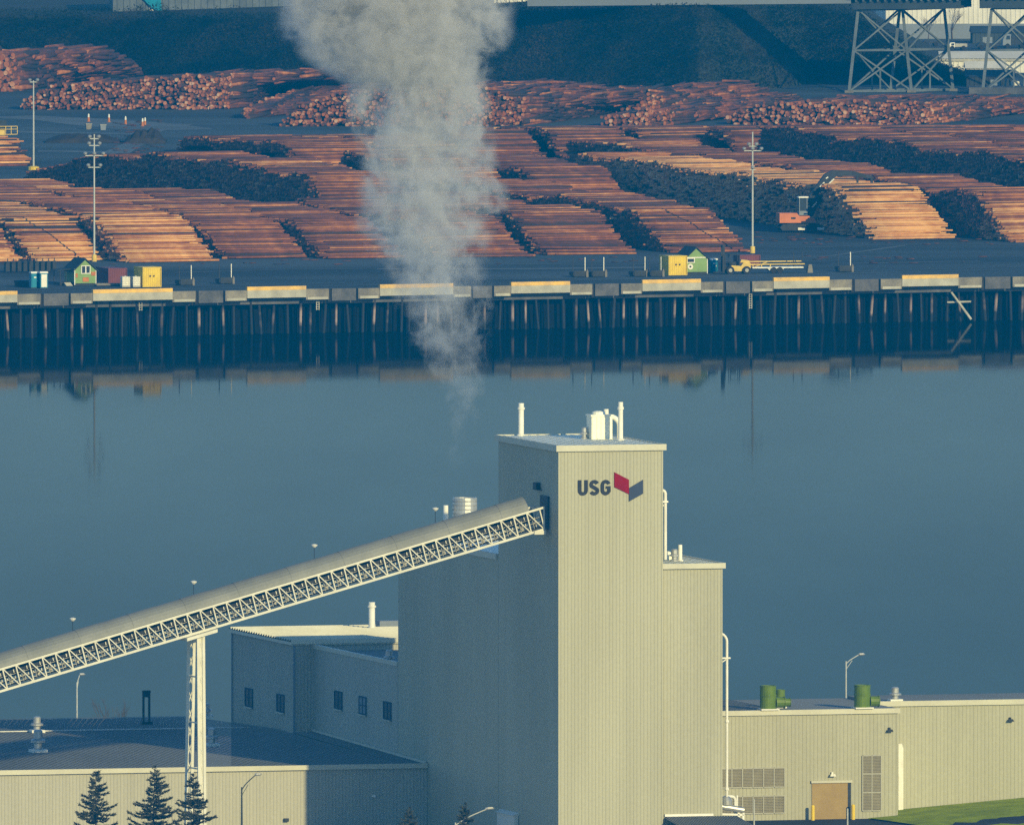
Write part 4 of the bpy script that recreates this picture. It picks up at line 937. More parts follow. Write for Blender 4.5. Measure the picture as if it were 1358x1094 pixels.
# the 300 nearest of the front slopes as logs of their own; others join the mass
vis = []
for fl in front_logs:
    c = fl[3]; px = 679 + (c.x) * FPX / (c.y - CAM.y)
    (vis if -35 < px < 1395 else []).append(fl)
    if not (-35 < px < 1395): addlog(tuple(c), tuple(fl[4]), fl[5], fl[6], fl[7])
vis.sort(key=lambda f: f[1])
for f in vis[300:]: addlog(tuple(f[3]), tuple(f[4]), f[5], f[6], f[7])
variants = {}
for f in vis[:300]:
    key = (round(max(0, min(1, f[7])) * 8) / 8, round(f[6] / .03), round(f[5] / 1.0))
    if key not in variants:
        variants[key] = log_mesh('log', np.array([[0., 0, 0]]), np.array([[1., 0, 0]]), np.array([float(key[2])]), np.array([f[6]]), np.array([f[6] * .88]), np.array([key[0]]))
    ob = bpy.data.objects.new('log', variants[key]); C.objects.link(ob); ob.location = f[3]; ob.rotation_euler = f[4].to_track_quat('X', 'Z').to_euler()
    tag(ob, f[2], 'log', f[2].replace(' log ', ' logs ', 1))
k = len(A_['c']); c = np.array(A_['c']); d_ = np.array(A_['d']); Lr = np.array(A_['L']); r = np.array(A_['r']); tn = np.array(A_['t'])
me = log_mesh('stacked_logs', c, d_, Lr, r, r * npr.uniform(.8, .98, k), tn, 7)
ob = bpy.data.objects.new('stacked_logs', me); C.objects.link(ob); tag(ob, 'mass of stacked brown and orange logs covering the yard across the river', 'logs', kind='stuff')
print('LOGS', k, len(vis))
# ================================================================== YARD OBJECTS
YA = R(18)
def at(px, py): p = G(px, py); p.z = YZ; return p
def px_m(px, py): return scale_at(at(px, py))
# ---- sheds
def shed(px_l, px_r, py_b, h_px, label, mirror=False, porch=True):
    p = at(px_l, py_b); s = scale_at(p); w = (px_r - px_l) / s / math.cos(YA); H = h_px / s; he = H * .62; Ld = 5.2
    b = thing('shed', label, 'shed', p, YA)
    o = MB(); o.prism([(0, .35), (w, .35), (w, he), (w / 2, H - .12), (0, he)], 0, .12); o.box(0, .12, .12, Ld, .35, he); o.box(w - .12, w, .12, Ld, .35, he); o.prism([(0, .35), (w, .35), (w, he), (w / 2, H - .12), (0, he)], Ld, Ld + .12)
    for k in range(9): z = .5 + k * (he - .5) / 9; o.box(.0, w, -.02, 0, z, z + .04)
    o.build('wall', 'shed', b)
    o = MB()
    for sx in (0, 1):
        xa, xb = (-.35, w / 2) if sx == 0 else (w + .35, w / 2); za = he - .35 * (H - he) / (w / 2)
        o.add([(xa, -.35, za), (xb, -.35, H), (xb, Ld + .4, H), (xa, Ld + .4, za), (xa, -.35, za - .14), (xb, -.35, H - .14), (xb, Ld + .4, H - .14), (xa, Ld + .4, za - .14)], [(0, 1, 2, 3), (7, 6, 5, 4), (0, 4, 5, 1), (1, 5, 6, 2), (2, 6, 7, 3), (3, 7, 4, 0)])
    o.build('roof', 'shingle', b)
    o = MB(); 
    for xx in (-.06, w - .06): o.box(xx, xx + .12, -.06, .06, .1, he)
    o.build('corner_board', 'white', b)
    o = MB(); o.box(.15, w - .15, .15, Ld, 0, .34); o.build('skid', 'dark', b)
    return b, w, he, H, s
def shed_window(b, x0, x1, z0, z1, split=True):
    o = MB(); t = .12
    o.box(x0, x1, -.10, -.025, z0, z0 + t); o.box(x0, x1, -.10, -.025, z1 - t, z1); o.box(x0, x0 + t, -.10, -.025, z0 + t, z1 - t); o.box(x1 - t, x1, -.10, -.025, z0 + t, z1 - t)
    if split: xm = (x0 + x1) / 2; o.box(xm - .08, xm + .08, -.09, -.025, z0 + t, z1 - t)
    f_ = o.build('window', 'white', b); g = MB(); g.box(x0 + t, x1 - t, -.05, -.03, z0 + t, z1 - t); g.build('pane', 'glass', f_)
b, w, he, H, s = shed(99, 127, 379, 36, 'green shed with white window and orange notices beside teal toilets, left')
shed_window(b, w * .3, w * .74, H * .43, H * .74)
for x0, x1, z0, z1 in ((.38, .66, .14, .3), (.78, 1.0, .36, .5), (.04, .14, .3, .45)):
    o = MB(); o.box(w * x0, min(w * x1, w - .03), -.07, -.025, H * z0, H * z1); o.build('notice', 'sign_or', b)
o = MB(); o.box(-2.0, -.05, 1.2, 4.6, .0, .5); 
for xx, yy in ((-1.95, 1.3), (-1.95, 4.5), (-1.0, 1.3)): o.box(xx - .06, xx + .06, yy - .06, yy + .06, .5, he - .4)
o.build('porch', 'dark', b)
o = MB(); o.add([(-2.5, .9, he - .35), (-.3, .9, he - .12), (-.3, 4.9, he - .12), (-2.5, 4.9, he - .35), (-2.5, .9, he - .25), (-.3, .9, he - .02), (-.3, 4.9, he - .02), (-2.5, 4.9, he - .25)], [(0, 3, 2, 1), (4, 5, 6, 7), (0, 1, 5, 4), (1, 2, 6, 5), (2, 3, 7, 6), (3, 0, 4, 7)]); o.build('porch_roof', 'shingle', b)
o = MB()
for k in range(4): o.box(-1.5, -.5, -.6 + k * .35, -.25 + k * .35, 0, .12 + k * .12)
o.build('steps', 'conclight', b)
b, w, he, H, s = shed(909, 938, 364, 36, 'green shed with small dark window and round white sign behind the right yellow container')
o = MB(); z_ = he + .1; o.box(.1, w - .1, -.07, -.03, he - .1, he + .05); o.build('fascia_board', 'white', b)
shed_window(b, .2, w * .42, H * .42, H * .60, False)
o = MB(); o.tube([(w * .22, -.09, H * .28), (w * .22, -.03, H * .28)], .45, 16); rs_ = o.build('round_sign', 'white', b); o = MB(); o.tube([(w * .22, -.11, H * .28), (w * .22, -.092, H * .28)], .17, 10); o.build('emblem', 'dark', rs_)
# ---- portable toilets
def toilet(px, py, hpx, label, m, door=None):
    p = at(px, py); s = scale_at(p); H = hpx / s; b = thing('portable_toilet', label, 'portable toilet', p, YA, 'portable toilets on the wharf')
    wd = 1.18
    o = MB(); o.box(-wd / 2, wd / 2, 0, 1.2, .12, H * .9); 
    for xx in (-wd / 2, wd / 2 - .08): o.box(xx, xx + .08, -.05, 0, .12, H * .9)
    o.build('body', m, b)
    o = MB(); o.xprism([(-.08, H * .9), (1.28, H * .9), (1.1, H), (.1, H)], -wd / 2 - .05, wd / 2 + .05); o.build('roof', 'white', b)
    o = MB(); o.box(-wd / 2 + .14, wd / 2 - .14, -.045, -.003, .22, H * .84); dd = o.build('door', door or m, b)
    o = MB(); o.box(wd / 2 - .3, wd / 2 - .22, -.08, -.046, 1.05, 1.25); o.box(-.18, .18, -.06, -.046, H * .62, H * .7); o.build('handle', 'white', dd)
    o = MB(); o.box(-wd / 2 - .04, wd / 2 + .04, -.06, 1.24, 0, .12); o.build('base', 'dark', b)
    return b
toilet(46.5, 382.5, 22, 'teal portable toilet with white roof left of a white one', 'teal')
toilet(58.5, 382.8, 22.5, 'white portable toilet beside a teal one near the left shed', 'teal', 'white')
toilet(947, 362.5, 19.5, 'bright teal portable toilet between the right green shed and the forklift', 'teal')
# ---- containers
def container(px_l, px_r, py_b, hpx, depth, label, m, marks=False):
    p = at(px_l, py_b); s = scale_at(p); w = (px_r - px_l) / s / math.cos(YA); H = hpx / s
    b = thing('shipping_container', label, 'container', p, YA)
    o = MB(); o.ribs((.1, 0), (w - .1, 0), .15, H - .12, .3, .04); o.ribs((0, depth), (0, 0), .15, H - .12, .3, .04); o.ribs((w, 0), (w, depth), .15, H - .12, .3, .04); o.ribs((w, depth), (0, depth), .15, H - .12, .3, .04); o.box(0, w, .02, depth - .02, H - .16, H - .06); o.build('body', m, b)
    o = MB()
    for xx in (-.05, w - .05):
        for yy in (-.06, depth - .04): o.box(xx, xx + .1, yy, yy + .1, 0, H)
    for zz in (.02, H - .12):
        o.box(.05, w - .05, -.065, .035, zz, zz + .12); o.box(-.055, .045, .04, depth - .04, zz, zz + .12); o.box(w - .045, w + .055, .04, depth - .04, zz, zz + .12)
    o.build('frame', m, b)
    if marks:
        for dx in (-.3, .3):
            o = MB(); o.tube([(w / 2 + dx, -.09, H * .55), (w / 2 + dx, -.05, H * .55)], .14, 10); o.build('vent', 'dark', b)
    return b
container(189.5, 213.5, 381, 26.5, 4.5, 'bright yellow container on the wharf beside two white totes, left', 'yellow', True)
container(887, 911, 365.5, 26, 4.5, 'bright yellow container standing before the right green shed', 'yellow', True)
container(144, 168, 376, 20, 6.5, 'maroon container with open dark left side behind the white totes', 'maroon')
container(981, 1008, 353, 14.5, 3.0, 'low maroon container behind the yellow forklift', 'maroon')
# ---- white totes
def tote(px_l, px_r, py_b, hpx, label):
    p = at(px_l, py_b); s = scale_at(p); w = (px_r - px_l) / s; H = hpx / s; b = thing('tote', label, 'tank', p, YA, 'white liquid totes')
    o = MB(); o.box(.05, w - .05, .05, w - .05, .2, H - .06); o.lathe([(.15, H - .06), (.15, H), (.05, H + .02)], w / 2, w / 2, 10); o.build('tank', 'white', b)
    o = MB()
    for i in range(6): x = w * i / 5; o.box(x - .02, x + .02, -.02, .02, .15, H - .05)
    for j in range(5): z = .2 + (H - .3) * j / 4; o.box(0, w, -.045, -.021, z, z + .04); o.box(-.045, -.021, 0, w, z, z + .04)
    o.build('cage', 'pale_roof', b); o = MB(); o.box(-.03, w + .03, 0, w, 0, .15); o.build('pallet', 'conclight', b)
tote(162.5, 173, 381, 14.5, 'white caged tote nearest the maroon container'); tote(176.8, 186.5, 381, 14.5, 'white caged tote nearest the yellow container')
# ---- steel log bunks
def make_bunk():
    b = thing('log_bunk', 'x', 'log bunk', (0, 0, 0), YA, 'empty steel log bunks along the wharf')
    o = MB(); o.box(0, 2.1, 0, 2.4, .25, .75); o.box(.15, 1.95, -.12, 0, .1, 1.0); o.box(.15, .4, .2, 2.2, 0, .25); o.box(1.7, 1.95, .2, 2.2, 0, .25); o.build('base', 'dark', b)
    for x in (.08, 2.02):
        o = MB(); o.beam((x, .4, .75), (x, .4, 3.1), .12); o.beam((x, .4, .75), (x, 2.0, .76), .14); o.build('stake', 'steel' if x > 1 else 'dark', b)
    o = MB(); o.box(2.15, 2.5, .1, .8, 0, .9); o.prism([(2.15, .9), (2.5, .9), (2.3, 1.3)], .1, .8); o.build('counterweight', 'conc', b)
    return b
bk = make_bunk(); first = True
for px, py, lab in ((238, 379, 'dark steel log bunk right of the left yellow container'), (291, 377, 'dark steel log bunk standing second right of the left yellow container'), (760, 368, 'dark steel log bunk on the left of a pair before the red brown stacks'), (785, 368, 'dark steel log bunk with pale stake, on the right of a pair'), (840, 367.5, 'dark steel log bunk left of the one touching the right yellow container'), (862, 367.5, 'dark steel log bunk just left of the right yellow container'), (1112, 361, 'lone dark steel log bunk far right of the forklift trailer')):
    if first: bk.location = at(px, py); bk['label'] = lab; first = False
    else: dup(bk, at(px, py), YA + rnd.uniform(-.1, .1), lab)
# dark bundles left of the toilets: steel skip with clutter
p = at(8, 362); b = thing('stake_rack', 'dark row of stake racks behind the teal toilet at the left edge', 'rack', p, YA)
for k in range(9):
    o = MB(); x = k * .95; o.box(x, x + .6, 0, 1.2, .2, 1.7); o.beam((x + .3, .1, 1.7), (x + .3, .1, 2.2), .12); o.box(x + .05, x + .5, -.1, 0, 1.5, 1.8); o.build('rack_bay', 'dark', b)
p = at(24, 381); b = thing('debris_bin', 'low dark bin on the wharf left of the toilets', 'bin', p, YA); o = MB(); o.prism([(0, 0), (3.6, 0), (3.8, 1.0), (-.2, 1.0)], 0, 1.6); o.build('body', 'dark', b); o = MB(); o.box(-.25, 3.85, -.06, 0, .95, 1.08); o.build('rim', 'blue', b)
p = at(128, 380); b = thing('pipe_bundle', 'grey pipes lying on the wharf under the shed window', 'pipes', p, YA); o = MB()
for k in range(5): o.tube([(0, k * .3, .2 + .12 * (k % 2)), (4.4 + .3 * (k % 3), k * .3, .2 + .12 * (k % 2))], .12, 8)
o.build('pipe', 'conc', b); o = MB(); o.lathe([(.3, 0), (.35, .5), (.1, .9)], 4.0, -.4, 8); o.build('hydrant', 'yelmach', b)
# ---- forklift
p = at(958, 364); s = scale_at(p); b = thing('forklift', 'yellow log forklift with tall dark mast facing left on the wharf', 'forklift', p, R(10))
o = MB(); o.prism([(1.4, .55), (2.3, .45), (3.1, .45), (4.2, .6), (4.55, 1.0), (4.5, 1.7), (3.4, 1.8), (3.0, 1.25), (1.5, 1.35)], .2, 2.0); o.build('body', 'yelmach', b)
o = MB(); o.prism([(2.9, 1.82), (4.4, 1.72), (4.3, 2.1), (3.1, 2.25)], .35, 1.85); o.build('counterweight', 'yelmach', b)
for x, y in ((1.25, .05), (1.25, 2.0), (3.85, .05), (3.85, 2.0)):
    o = MB(); o.tube([(x, y - .28, .62), (x, y + .28, .62)], .62, 18); t_ = o.build('wheel', 'rubber', b); o = MB(); o.tube([(x, y - .3, .62), (x, y - .282, .62)], .3, 12); o.build('rim', 'conclight', t_)
o = MB()
for y in (.35, 1.65): o.box(.1, .45, y, y + .2, .2, 4.5)
for z in (.6, 2.2, 4.3): o.box(.12, .42, .55, 1.65, z, z + .2)
o.box(.46, .6, .3, 1.9, .4, 3.0); o.build('mast', 'dark', b)
o = MB(); o.beam((.1, .5, .3), (-1.2, .5, .25), .2, .12); o.beam((.1, 1.6, .3), (-1.2, 1.6, .25), .2, .12); o.build('fork', 'dark', b)
o = MB()
for x, y in ((1.3, .35), (1.3, 1.85), (2.75, .35), (2.75, 1.85)): o.beam((x, y, 1.3), (x + .05, y, 3.0), .1)
o.box(1.2, 2.9, .3, 1.9, 3.0, 3.1); o.box(1.5, 2.3, .7, 1.5, 1.35, 1.9); o.build('cab', 'dark', b)
# ---- trailer
p = at(998, 363); b = thing('log_trailer', 'long flat trailer with yellow rails parked behind the forklift', 'trailer', p, R(14))
o = MB(); o.box(0, 8.2, 0, 2.2, .8, 1.0); o.build('deck', 'steel', b)
o = MB(); o.box(-.5, 8.4, -.05, .12, 1.35, 1.5); o.box(-.5, 8.4, 2.1, 2.25, 1.7, 1.85)
for x in (0, 1.4, 2.8): o.box(x, x + .12, -.04, .1, 1.0, 1.35)
o.beam((.3, 0, 1.0), (2.6, 0, 1.9), .1); o.build('side_rail', 'yelmach', b)
o = MB(); o.prism([(3.0, .3), (4.6, .3), (5.2, .8), (2.4, .8)], .2, 2.0); o.build('axle_frame', 'steel', b)
for x in (3.4, 4.4):
    o = MB(); o.tube([(x, -.1, .5), (x, .3, .5)], .48, 14); o.build('wheel', 'rubber', b)
for x in (6.6, 8.0):
    o = MB(); o.beam((x, .1, 1.0), (x, .1, 3.2), .12); o.build('stake', 'dark', b)
p = at(1071, 362); b = thing('anchor_block', 'small pale concrete block at the tail of the flat trailer', 'block', p, YA); o = MB(); o.prism([(0, 0), (.9, 0), (.7, 1.3), (.2, 1.3)], 0, .8); o.build('body', 'conc', b); o = MB(); o.tube([(.3, .4, 1.3), (.45, .4, 1.5), (.6, .4, 1.3)], .04, 6); o.build('lifting_eye', 'dark', b)
# ---- log loader (excavator)
p = at(1033, 309); s = scale_at(p); b = thing('log_loader', 'orange tracked log loader with dark boom reaching right over the pale stack', 'log loader', p, R(12))
def E(px, py): return ((px - 1033) / s / math.cos(R(12)), (309 - py) / s)
def poly(pts): return [E(*q) for q in pts]
for y, nm in ((-.4, 0), (2.4, 1)):
    o = MB(); pr_ = poly([(1037, 306), (1085, 306), (1090, 302), (1085, 297.5), (1038, 297.5), (1034, 302)]); o.prism(pr_, y, y + .8)
    for k in range(16): xx = pr_[0][0] + (pr_[1][0] - pr_[0][0]) * k / 15; o.box(xx, xx + .12, y - .04, y + .84, -.02 + .03, .1)
    tk = o.build('track', 'dark', b)
    for a_, b_ in ((1057, 1066), (1083, 1092)):
        x0, z0 = E(a_, 307); x1, z1 = E(b_, 303); o = MB(); o.box(x0, x1, y - .35, y - .05, z0 + .2, z1 + .1); o.build('track_guard', 'white', tk)
o = MB(); a_ = E(1052, 298); o.lathe([(1.3, a_[1] - .3), (1.3, a_[1] + .45)], a_[0], 1.4, 16); o.build('turntable', 'dark', b)
o = MB(); o.prism(poly([(1034, 296), (1083, 296), (1081, 291), (1073, 287), (1060, 287), (1057, 283), (1034, 283)]), 0, 2.9); o.box(E(1036, 290)[0], E(1050, 290)[0], -.04, 0, E(0, 293)[1], E(0, 287)[1]); o.build('body', 'orange', b)
o = MB(); o.box(*(E(1049, 0)[0], E(1055, 0)[0]), -.07, -.041, E(0, 291)[1], E(0, 288.5)[1]); o.build('grille', 'dark', b)
x0, x1 = E(1060, 0)[0], E(1071, 0)[0]; z0, z1 = E(0, 286)[1], E(0, 263)[1]
o = MB()
for xx in (x0, x1 - .12):
    for yy in (.1, 1.3): o.box(xx, xx + .12, yy, yy + .12, z0, z1)
o.box(x0, x1, .05, 1.5, z0, z0 + .7); cb_ = o.build('cab', 'blgrey', b); o = MB(); o.box(x0 - .08, x1 + .15, 0, 1.55, z1, z1 + .22); o.build('cab_roof', 'white', cb_); o = MB(); o.box(x0 + .13, x1 - .13, .15, 1.35, z0 + .7, z1); o.build('cab_glass', 'glass', cb_)
def limb(name, pts, y0, y1, m='dark'):
    o = MB(); o.prism(poly(pts), y0, y1); return o.build(name, m, b)
limb('boom', [(1067, 289), (1081, 288), (1106, 239), (1113, 235), (1108, 227), (1097, 232), (1077, 260)], 1.45, 2.3, 'dark')
limb('stick', [(1099, 234), (1108, 227), (1135, 228.5), (1160, 235), (1162, 239), (1135, 235), (1109, 235)], 1.7, 2.2, 'dark')
for pa, pb in (((1080, 276), (1086, 269)), ((1090, 249), (1096, 243)), ((1101, 246), (1109, 238.5)), ((1098, 238), (1101, 236))):
    o = MB(); a_, c__ = E(*pa), E(*pb); o.tube([(a_[0], 1.5, a_[1]), (c__[0], 1.5, c__[1])], .13, 8); o.build('hydraulic_ram', 'white', b)
o = MB(); a_ = E(1160, 238); o.box(a_[0] - .2, a_[0] + .2, 1.75, 2.15, a_[1] - 1.2, a_[1]); 
for sx in (-1, 1): o.prism([(a_[0] + sx * .1, a_[1] - 1.2), (a_[0] + sx * .3, a_[1] - 1.0), (a_[0] + sx * 1.3, a_[1] - 1.9), (a_[0] + sx * .5, a_[1] - 2.9), (a_[0] + sx * .9, a_[1] - 1.9)][::sx], 1.6, 2.3)
a_ = E(1141, 236); o.box(a_[0] - .15, a_[0] + .15, 1.8, 2.1, a_[1] - 1.3, a_[1]); o.build('grapple', 'dark', b)
# ---- yard light poles
def light_pole(px, py_b, py_t, label, arms, base=None):
    p = at(px, py_b); s = scale_at(p); H = (py_b - py_t) / s; b = thing('light_pole', label, 'light pole', p, R(5), 'tall yard light poles')
    o = MB(); o.tube([(0, 0, 0), (0, 0, H)], [.17, .11], 10); o.build('mast', 'pole', b)
    for py, half, nl, off in arms:
        z = (py_b - py) / s; h2 = half / s
        o = MB(); o.beam((-h2, -.1, z), (h2, -.1, z), .14); o.build('cross_arm', 'pole', b)
        for k in range(nl):
            x = -h2 + 2 * h2 * (k / (nl - 1) if nl > 1 else .5); o = MB(); o.lathe([(.1, 0), (.3, .2), (.33, .42), (.15, .55)], n=10); o.build('lamp_head', 'steel', b, loc=(x, -.25, z + (.05 if off > 0 else -.8)))
    if base:
        o = MB(); o.lathe([(.95, 0), (.95, .55), (.5, .7)], n=12); o.build('base', base, b)
    else:
        o = MB(); o.lathe([(.4, 0), (.4, 1.0), (.3, 1.1)], n=12); o.build('base', 'yelmach', b)
    return b
light_pole(125, 347, 178, 'tall grey light pole rising behind the left green shed', ((184, 6, 2, 1), (193, 7, 2, 1), (206.5, 12, 3, 1), (222, 8, 2, 1)))
light_pole(998, 336, 175, 'tall grey light pole before the bright peeled stack, right', ((194, 5, 2, 1), (200, 11.5, 3, 1), (225, 4, 1, 1)))
light_pole(44.5, 226, 107, 'slender light pole with yellow base at the upper left of the yard', ((109, 5, 2, 1),), 'yellow')
# ---- delineators
def make_cone(p, label, grp='orange marker posts on the far yard road'):
    b = thing('marker_post', label, 'marker post', p, 0, grp); o = MB(); o.lathe([(.36, 0), (.36, .08), (.2, .1), (.17, .75), (.16, .76)], n=10); o.build('body', 'sign_or', b)
    o = MB(); o.lathe([(.155, .76), (.13, 1.25), (.05, 1.32)], n=10); o.build('collar', 'white', b); return b
c0 = None
for px, py, lab in ((117.5, 162, 'orange marker post with white top, leftmost on the far road'), (144.5, 162.5, 'fainter orange marker post with white top, second on the far road'), (166.5, 165.5, 'orange marker post alone in the middle of the far road'), (189, 168, 'orange marker post, left one of a touching pair'), (192.3, 167, 'orange marker post, right one of a touching pair')):
    if c0 is None: c0 = make_cone(at(px, py), lab); c0.scale = (1.1, 1.1, 1.1)
    else: dup(c0, at(px, py), 0, lab)
# ---- yellow loader cut by the left edge
p = at(2, 192); b = thing('log_stacker', 'yellow and black yard machine half out of the left edge behind the pale logs', 'loader', p, R(15))
o = MB(); o.box(-3.5, .6, 0, 2.4, 1.6, 2.5); o.build('body', 'yelmach', b)
o = MB()
for z in (1.7, 2.6, 3.1): o.box(-.4, 2.9, 0, .12, z, z + .1); o.box(2.8, 2.9, 0, 1.8, z, z + .1)
for x in (.7, 1.7, 2.8): o.box(x, x + .1, .01, .11, 1.7, 3.15)
o.build('railing', 'yelmach', b)
o = MB(); o.box(-2.5, 1.0, .4, 2.0, 2.5, 4.2); o.build('cab', 'dark', b)
for x in (-2.4, .4):
    o = MB(); o.tube([(x, -.2, .8), (x, .5, .8)], .8, 14); o.build('wheel', 'rubber', b)
# ---- bins and broken stuff by the far road
for px0, px1, py, lab in ((114, 122, 172, 'pale metal bin beside the far yard road, left of a grey one'), (133, 141, 173, 'blue grey metal bin beside the far yard road')):
    p = at(px0, py); s = scale_at(p); w = (px1 - px0) / s; b = thing('skip_bin', lab, 'bin', p, R(10)); o = MB(); o.prism([(.1, 0), (w - .1, 0), (w, 1.0), (0, 1.0)], 0, 1.3); o.build('body', 'conc' if px0 < 120 else 'blgrey', b); o = MB(); o.box(-.05, w + .05, -.08, 0, .92, 1.02); o.build('rim', 'conclight', b)
# mulch heaps in the left middle of the yard
def heap(pts, hgt, name, label):
    o = MB(); n = len(pts); vs = []; nr = 6
    for i, (px, py) in enumerate(pts):
        p = at(px, py)
        for j in range(nr + 1):
            a = PI * j / nr; q = p + Vector((0, (1 - math.cos(a)) * 5, math.sin(a) * hgt * (math.sin(PI * (i + .3) / (n - .4)) ** .6) * rnd.uniform(.7, 1.2))); vs.append(tuple(q))
    o.add(vs, [(i * (nr + 1) + j, (i + 1) * (nr + 1) + j, (i + 1) * (nr + 1) + j + 1, i * (nr + 1) + j + 1) for i in range(n - 1) for j in range(nr)])
    ob = o.build(name, 'rubble'); tag(ob, label, 'heap')
heap([(60 + 9 * i, 190) for i in range(12)], 1.6, 'mulch_heap', 'low dark bark heap left of centre in the far open yard')
heap([(165 + 5 * i, 191) for i in range(12)], 2.4, 'mulch_heap', 'dark bark heap against the end of the thin far stack')
heap([(85 + 10 * i, 104 + 1.0 * i) for i in range(12)], 1.5, 'mulch_heap', 'long dark bark heap behind the cut log ends at the upper left')

# ================================================================== EMBANKMENT
bx = np.arange(-140, 1330, 10.0)
def ybase(x): return np.interp(x, [-140, 60, 200, 400, 640, 930, 1070, 1290, 1330], [96, 98, 102, 110, 120, 131, 112, 114, 116])
def ytop(x): return np.interp(x, [-140, 380, 640, 900, 1090, 1130, 1180, 1240, 1290, 1330], [30, 32, 22, 18, 16, 26, 58, 94, 113, 116])
vs = []; fs = []; NR = 9; slope_pts = []
for i, x in enumerate(bx):
    p = at(x, float(ybase(x))); s = scale_at(p); H = max(.3, (ybase(x) - ytop(x)) / s); rise = []
    for j in range(NR + 3):
        t = min(1, j / (NR)); run = t * 26 + max(0, j - NR) * 60
        z = H * (t ** .85) + run * .0
        pz = YZ + (z + run * .0435 * 0)
        q = p + Vector((0, run, 0)); q.z = pz - .04 + (rnd.uniform(-.35, .35) if 0 < j < NR else 0)
        vs.append(tuple(q))
for i in range(len(bx) - 1):
    for j in range(NR + 2): a = i * (NR + 3) + j; fs.append((a, a + NR + 3, a + NR + 4, a + 1))
o = MB(); o.add(vs, fs)
M['bankearth'] = pmat('embankment_earth', (.028, .036, .024), (.045, .042, .030), .06, .95, fine=.35)
eb = o.build('embankment', 'bankearth', smooth=True); tag(eb, kind='structure')
# scrub on the embankment
def scrub_mat():
    m, nt, out = newmat('scrub_leaves'); N, L = nt.nodes.new, nt.links.new
    b = N('ShaderNodeBsdfPrincipled'); L(b.outputs[0], out.inputs[0]); b.inputs['Roughness'].default_value = .9; b.inputs['Specular IOR Level'].default_value = .02
    tl = N('ShaderNodeBsdfTranslucent'); ms = N('ShaderNodeMixShader'); ms.inputs[0].default_value = .45; L(b.outputs[0], ms.inputs[1]); L(tl.outputs[0], ms.inputs[2]); L(ms.outputs[0], out.inputs[0])
    g = N('ShaderNodeNewGeometry'); n = N('ShaderNodeTexNoise'); n.inputs['Scale'].default_value = .045; n.inputs['Detail'].default_value = 6; L(g.outputs['Position'], n.inputs['Vector'])
    r = N('ShaderNodeValToRGB'); e = r.color_ramp.elements; e[0].position = .38; e[0].color = (.006, .013, .008, 1); e[1].position = .68; e[1].color = (.075, .058, .036, 1); x = e.new(.5); x.color = (.018, .026, .014, 1)
    L(n.outputs[0], r.inputs[0]); L(r.outputs[0], b.inputs['Base Color']); L(r.outputs[0], tl.inputs['Color']); return m
M['scrub'] = scrub_mat()
V = np.array(vs).reshape(len(bx), NR + 3, 3); n = 220000
i = npr.integers(0, len(bx) - 1, n); fi = npr.random(n); j = npr.random(n) * (NR + .6); jj = j.astype(int); fj = j - jj
A = V[i, jj] * (1 - fi)[:, None] + V[i + 1, jj] * fi[:, None]; B = V[i, jj + 1] * (1 - fi)[:, None] + V[i + 1, jj + 1] * fi[:, None]
P = A * (1 - fj)[:, None] + B * fj[:, None]
clump = (np.sin(P[:, 0] * .33 + np.sin(P[:, 2] * 1.1) * 2) + np.sin(P[:, 0] * .11 + P[:, 2] * .9)) * .5
P[:, 2] += npr.random(n) * (.9 + 1.3 * np.clip(clump, 0, 1)); P[:, 1] -= npr.random(n) * .8
sz = npr.uniform(.05, .2, n)
T = npr.normal(size=(n, 3, 3)) * sz[:, None, None] + P[:, None, :]
me = bpy.data.meshes.new('scrub'); me.vertices.add(n * 3); me.vertices.foreach_set('co', T.astype(np.float32).ravel()); me.loops.add(n * 3); me.loops.foreach_set('vertex_index', np.arange(n * 3, dtype=np.int32)); me.polygons.add(n); me.polygons.foreach_set('loop_start', (np.arange(n) * 3).astype(np.int32)); me.materials.append(M['scrub']); me.update(calc_edges=True)
ob = bpy.data.objects.new('scrub', me); C.objects.link(ob); tag(ob, 'dark scrub covering the embankment behind the log yard', 'scrub', kind='stuff')
# ---- warehouse beyond the embankment
hz0 = V[40, NR, 2]
p = ony(150, 17, V[30, NR, 1] + 40); zt = p.z
b = thing('far_warehouse', 'long blue grey warehouse along the top of the embankment, upper left', 'warehouse', (p.x, p.y, zt - .5), R(2)); s = scale_at(p); wl = 240 / s
o = MB(); o.ribs((0, 0), (wl, 0), -1.5, 5, 1.2, .1); o.ribs((wl, 0), (wl, 30), -1.5, 5, 1.2, .1); o.ribs((0, 30), (0, 0), -1.5, 5, 1.2, .1); o.build('wall', 'bridge', b)
o = MB(); o.box(-.5, wl + .5, -.5, 30, 5, 5.3); o.build('roof', 'pale_roof', b)
for px in (198, 206):
    o = MB(); x = (px - 150) / s; o.box(x, x + .8, -.14, -.02, .6, 2.2); o.build('vent', 'pale_roof', b)
o = MB(); o.prism([(3.5, 5.3), (8.8, 5.3), (9.2, 0.2), (7.0, 1.6)], -.6, -.13); o.build('canopy', 'teal', b)
o = MB(); o.box(-2, wl + 40, -4, -3.6, -1.6, -.3); ob = o.build('barrier', 'bridged', loc=b.location, rotz=R(2)); tag(ob, 'dark roadside barrier along the top of the embankment', 'barrier')
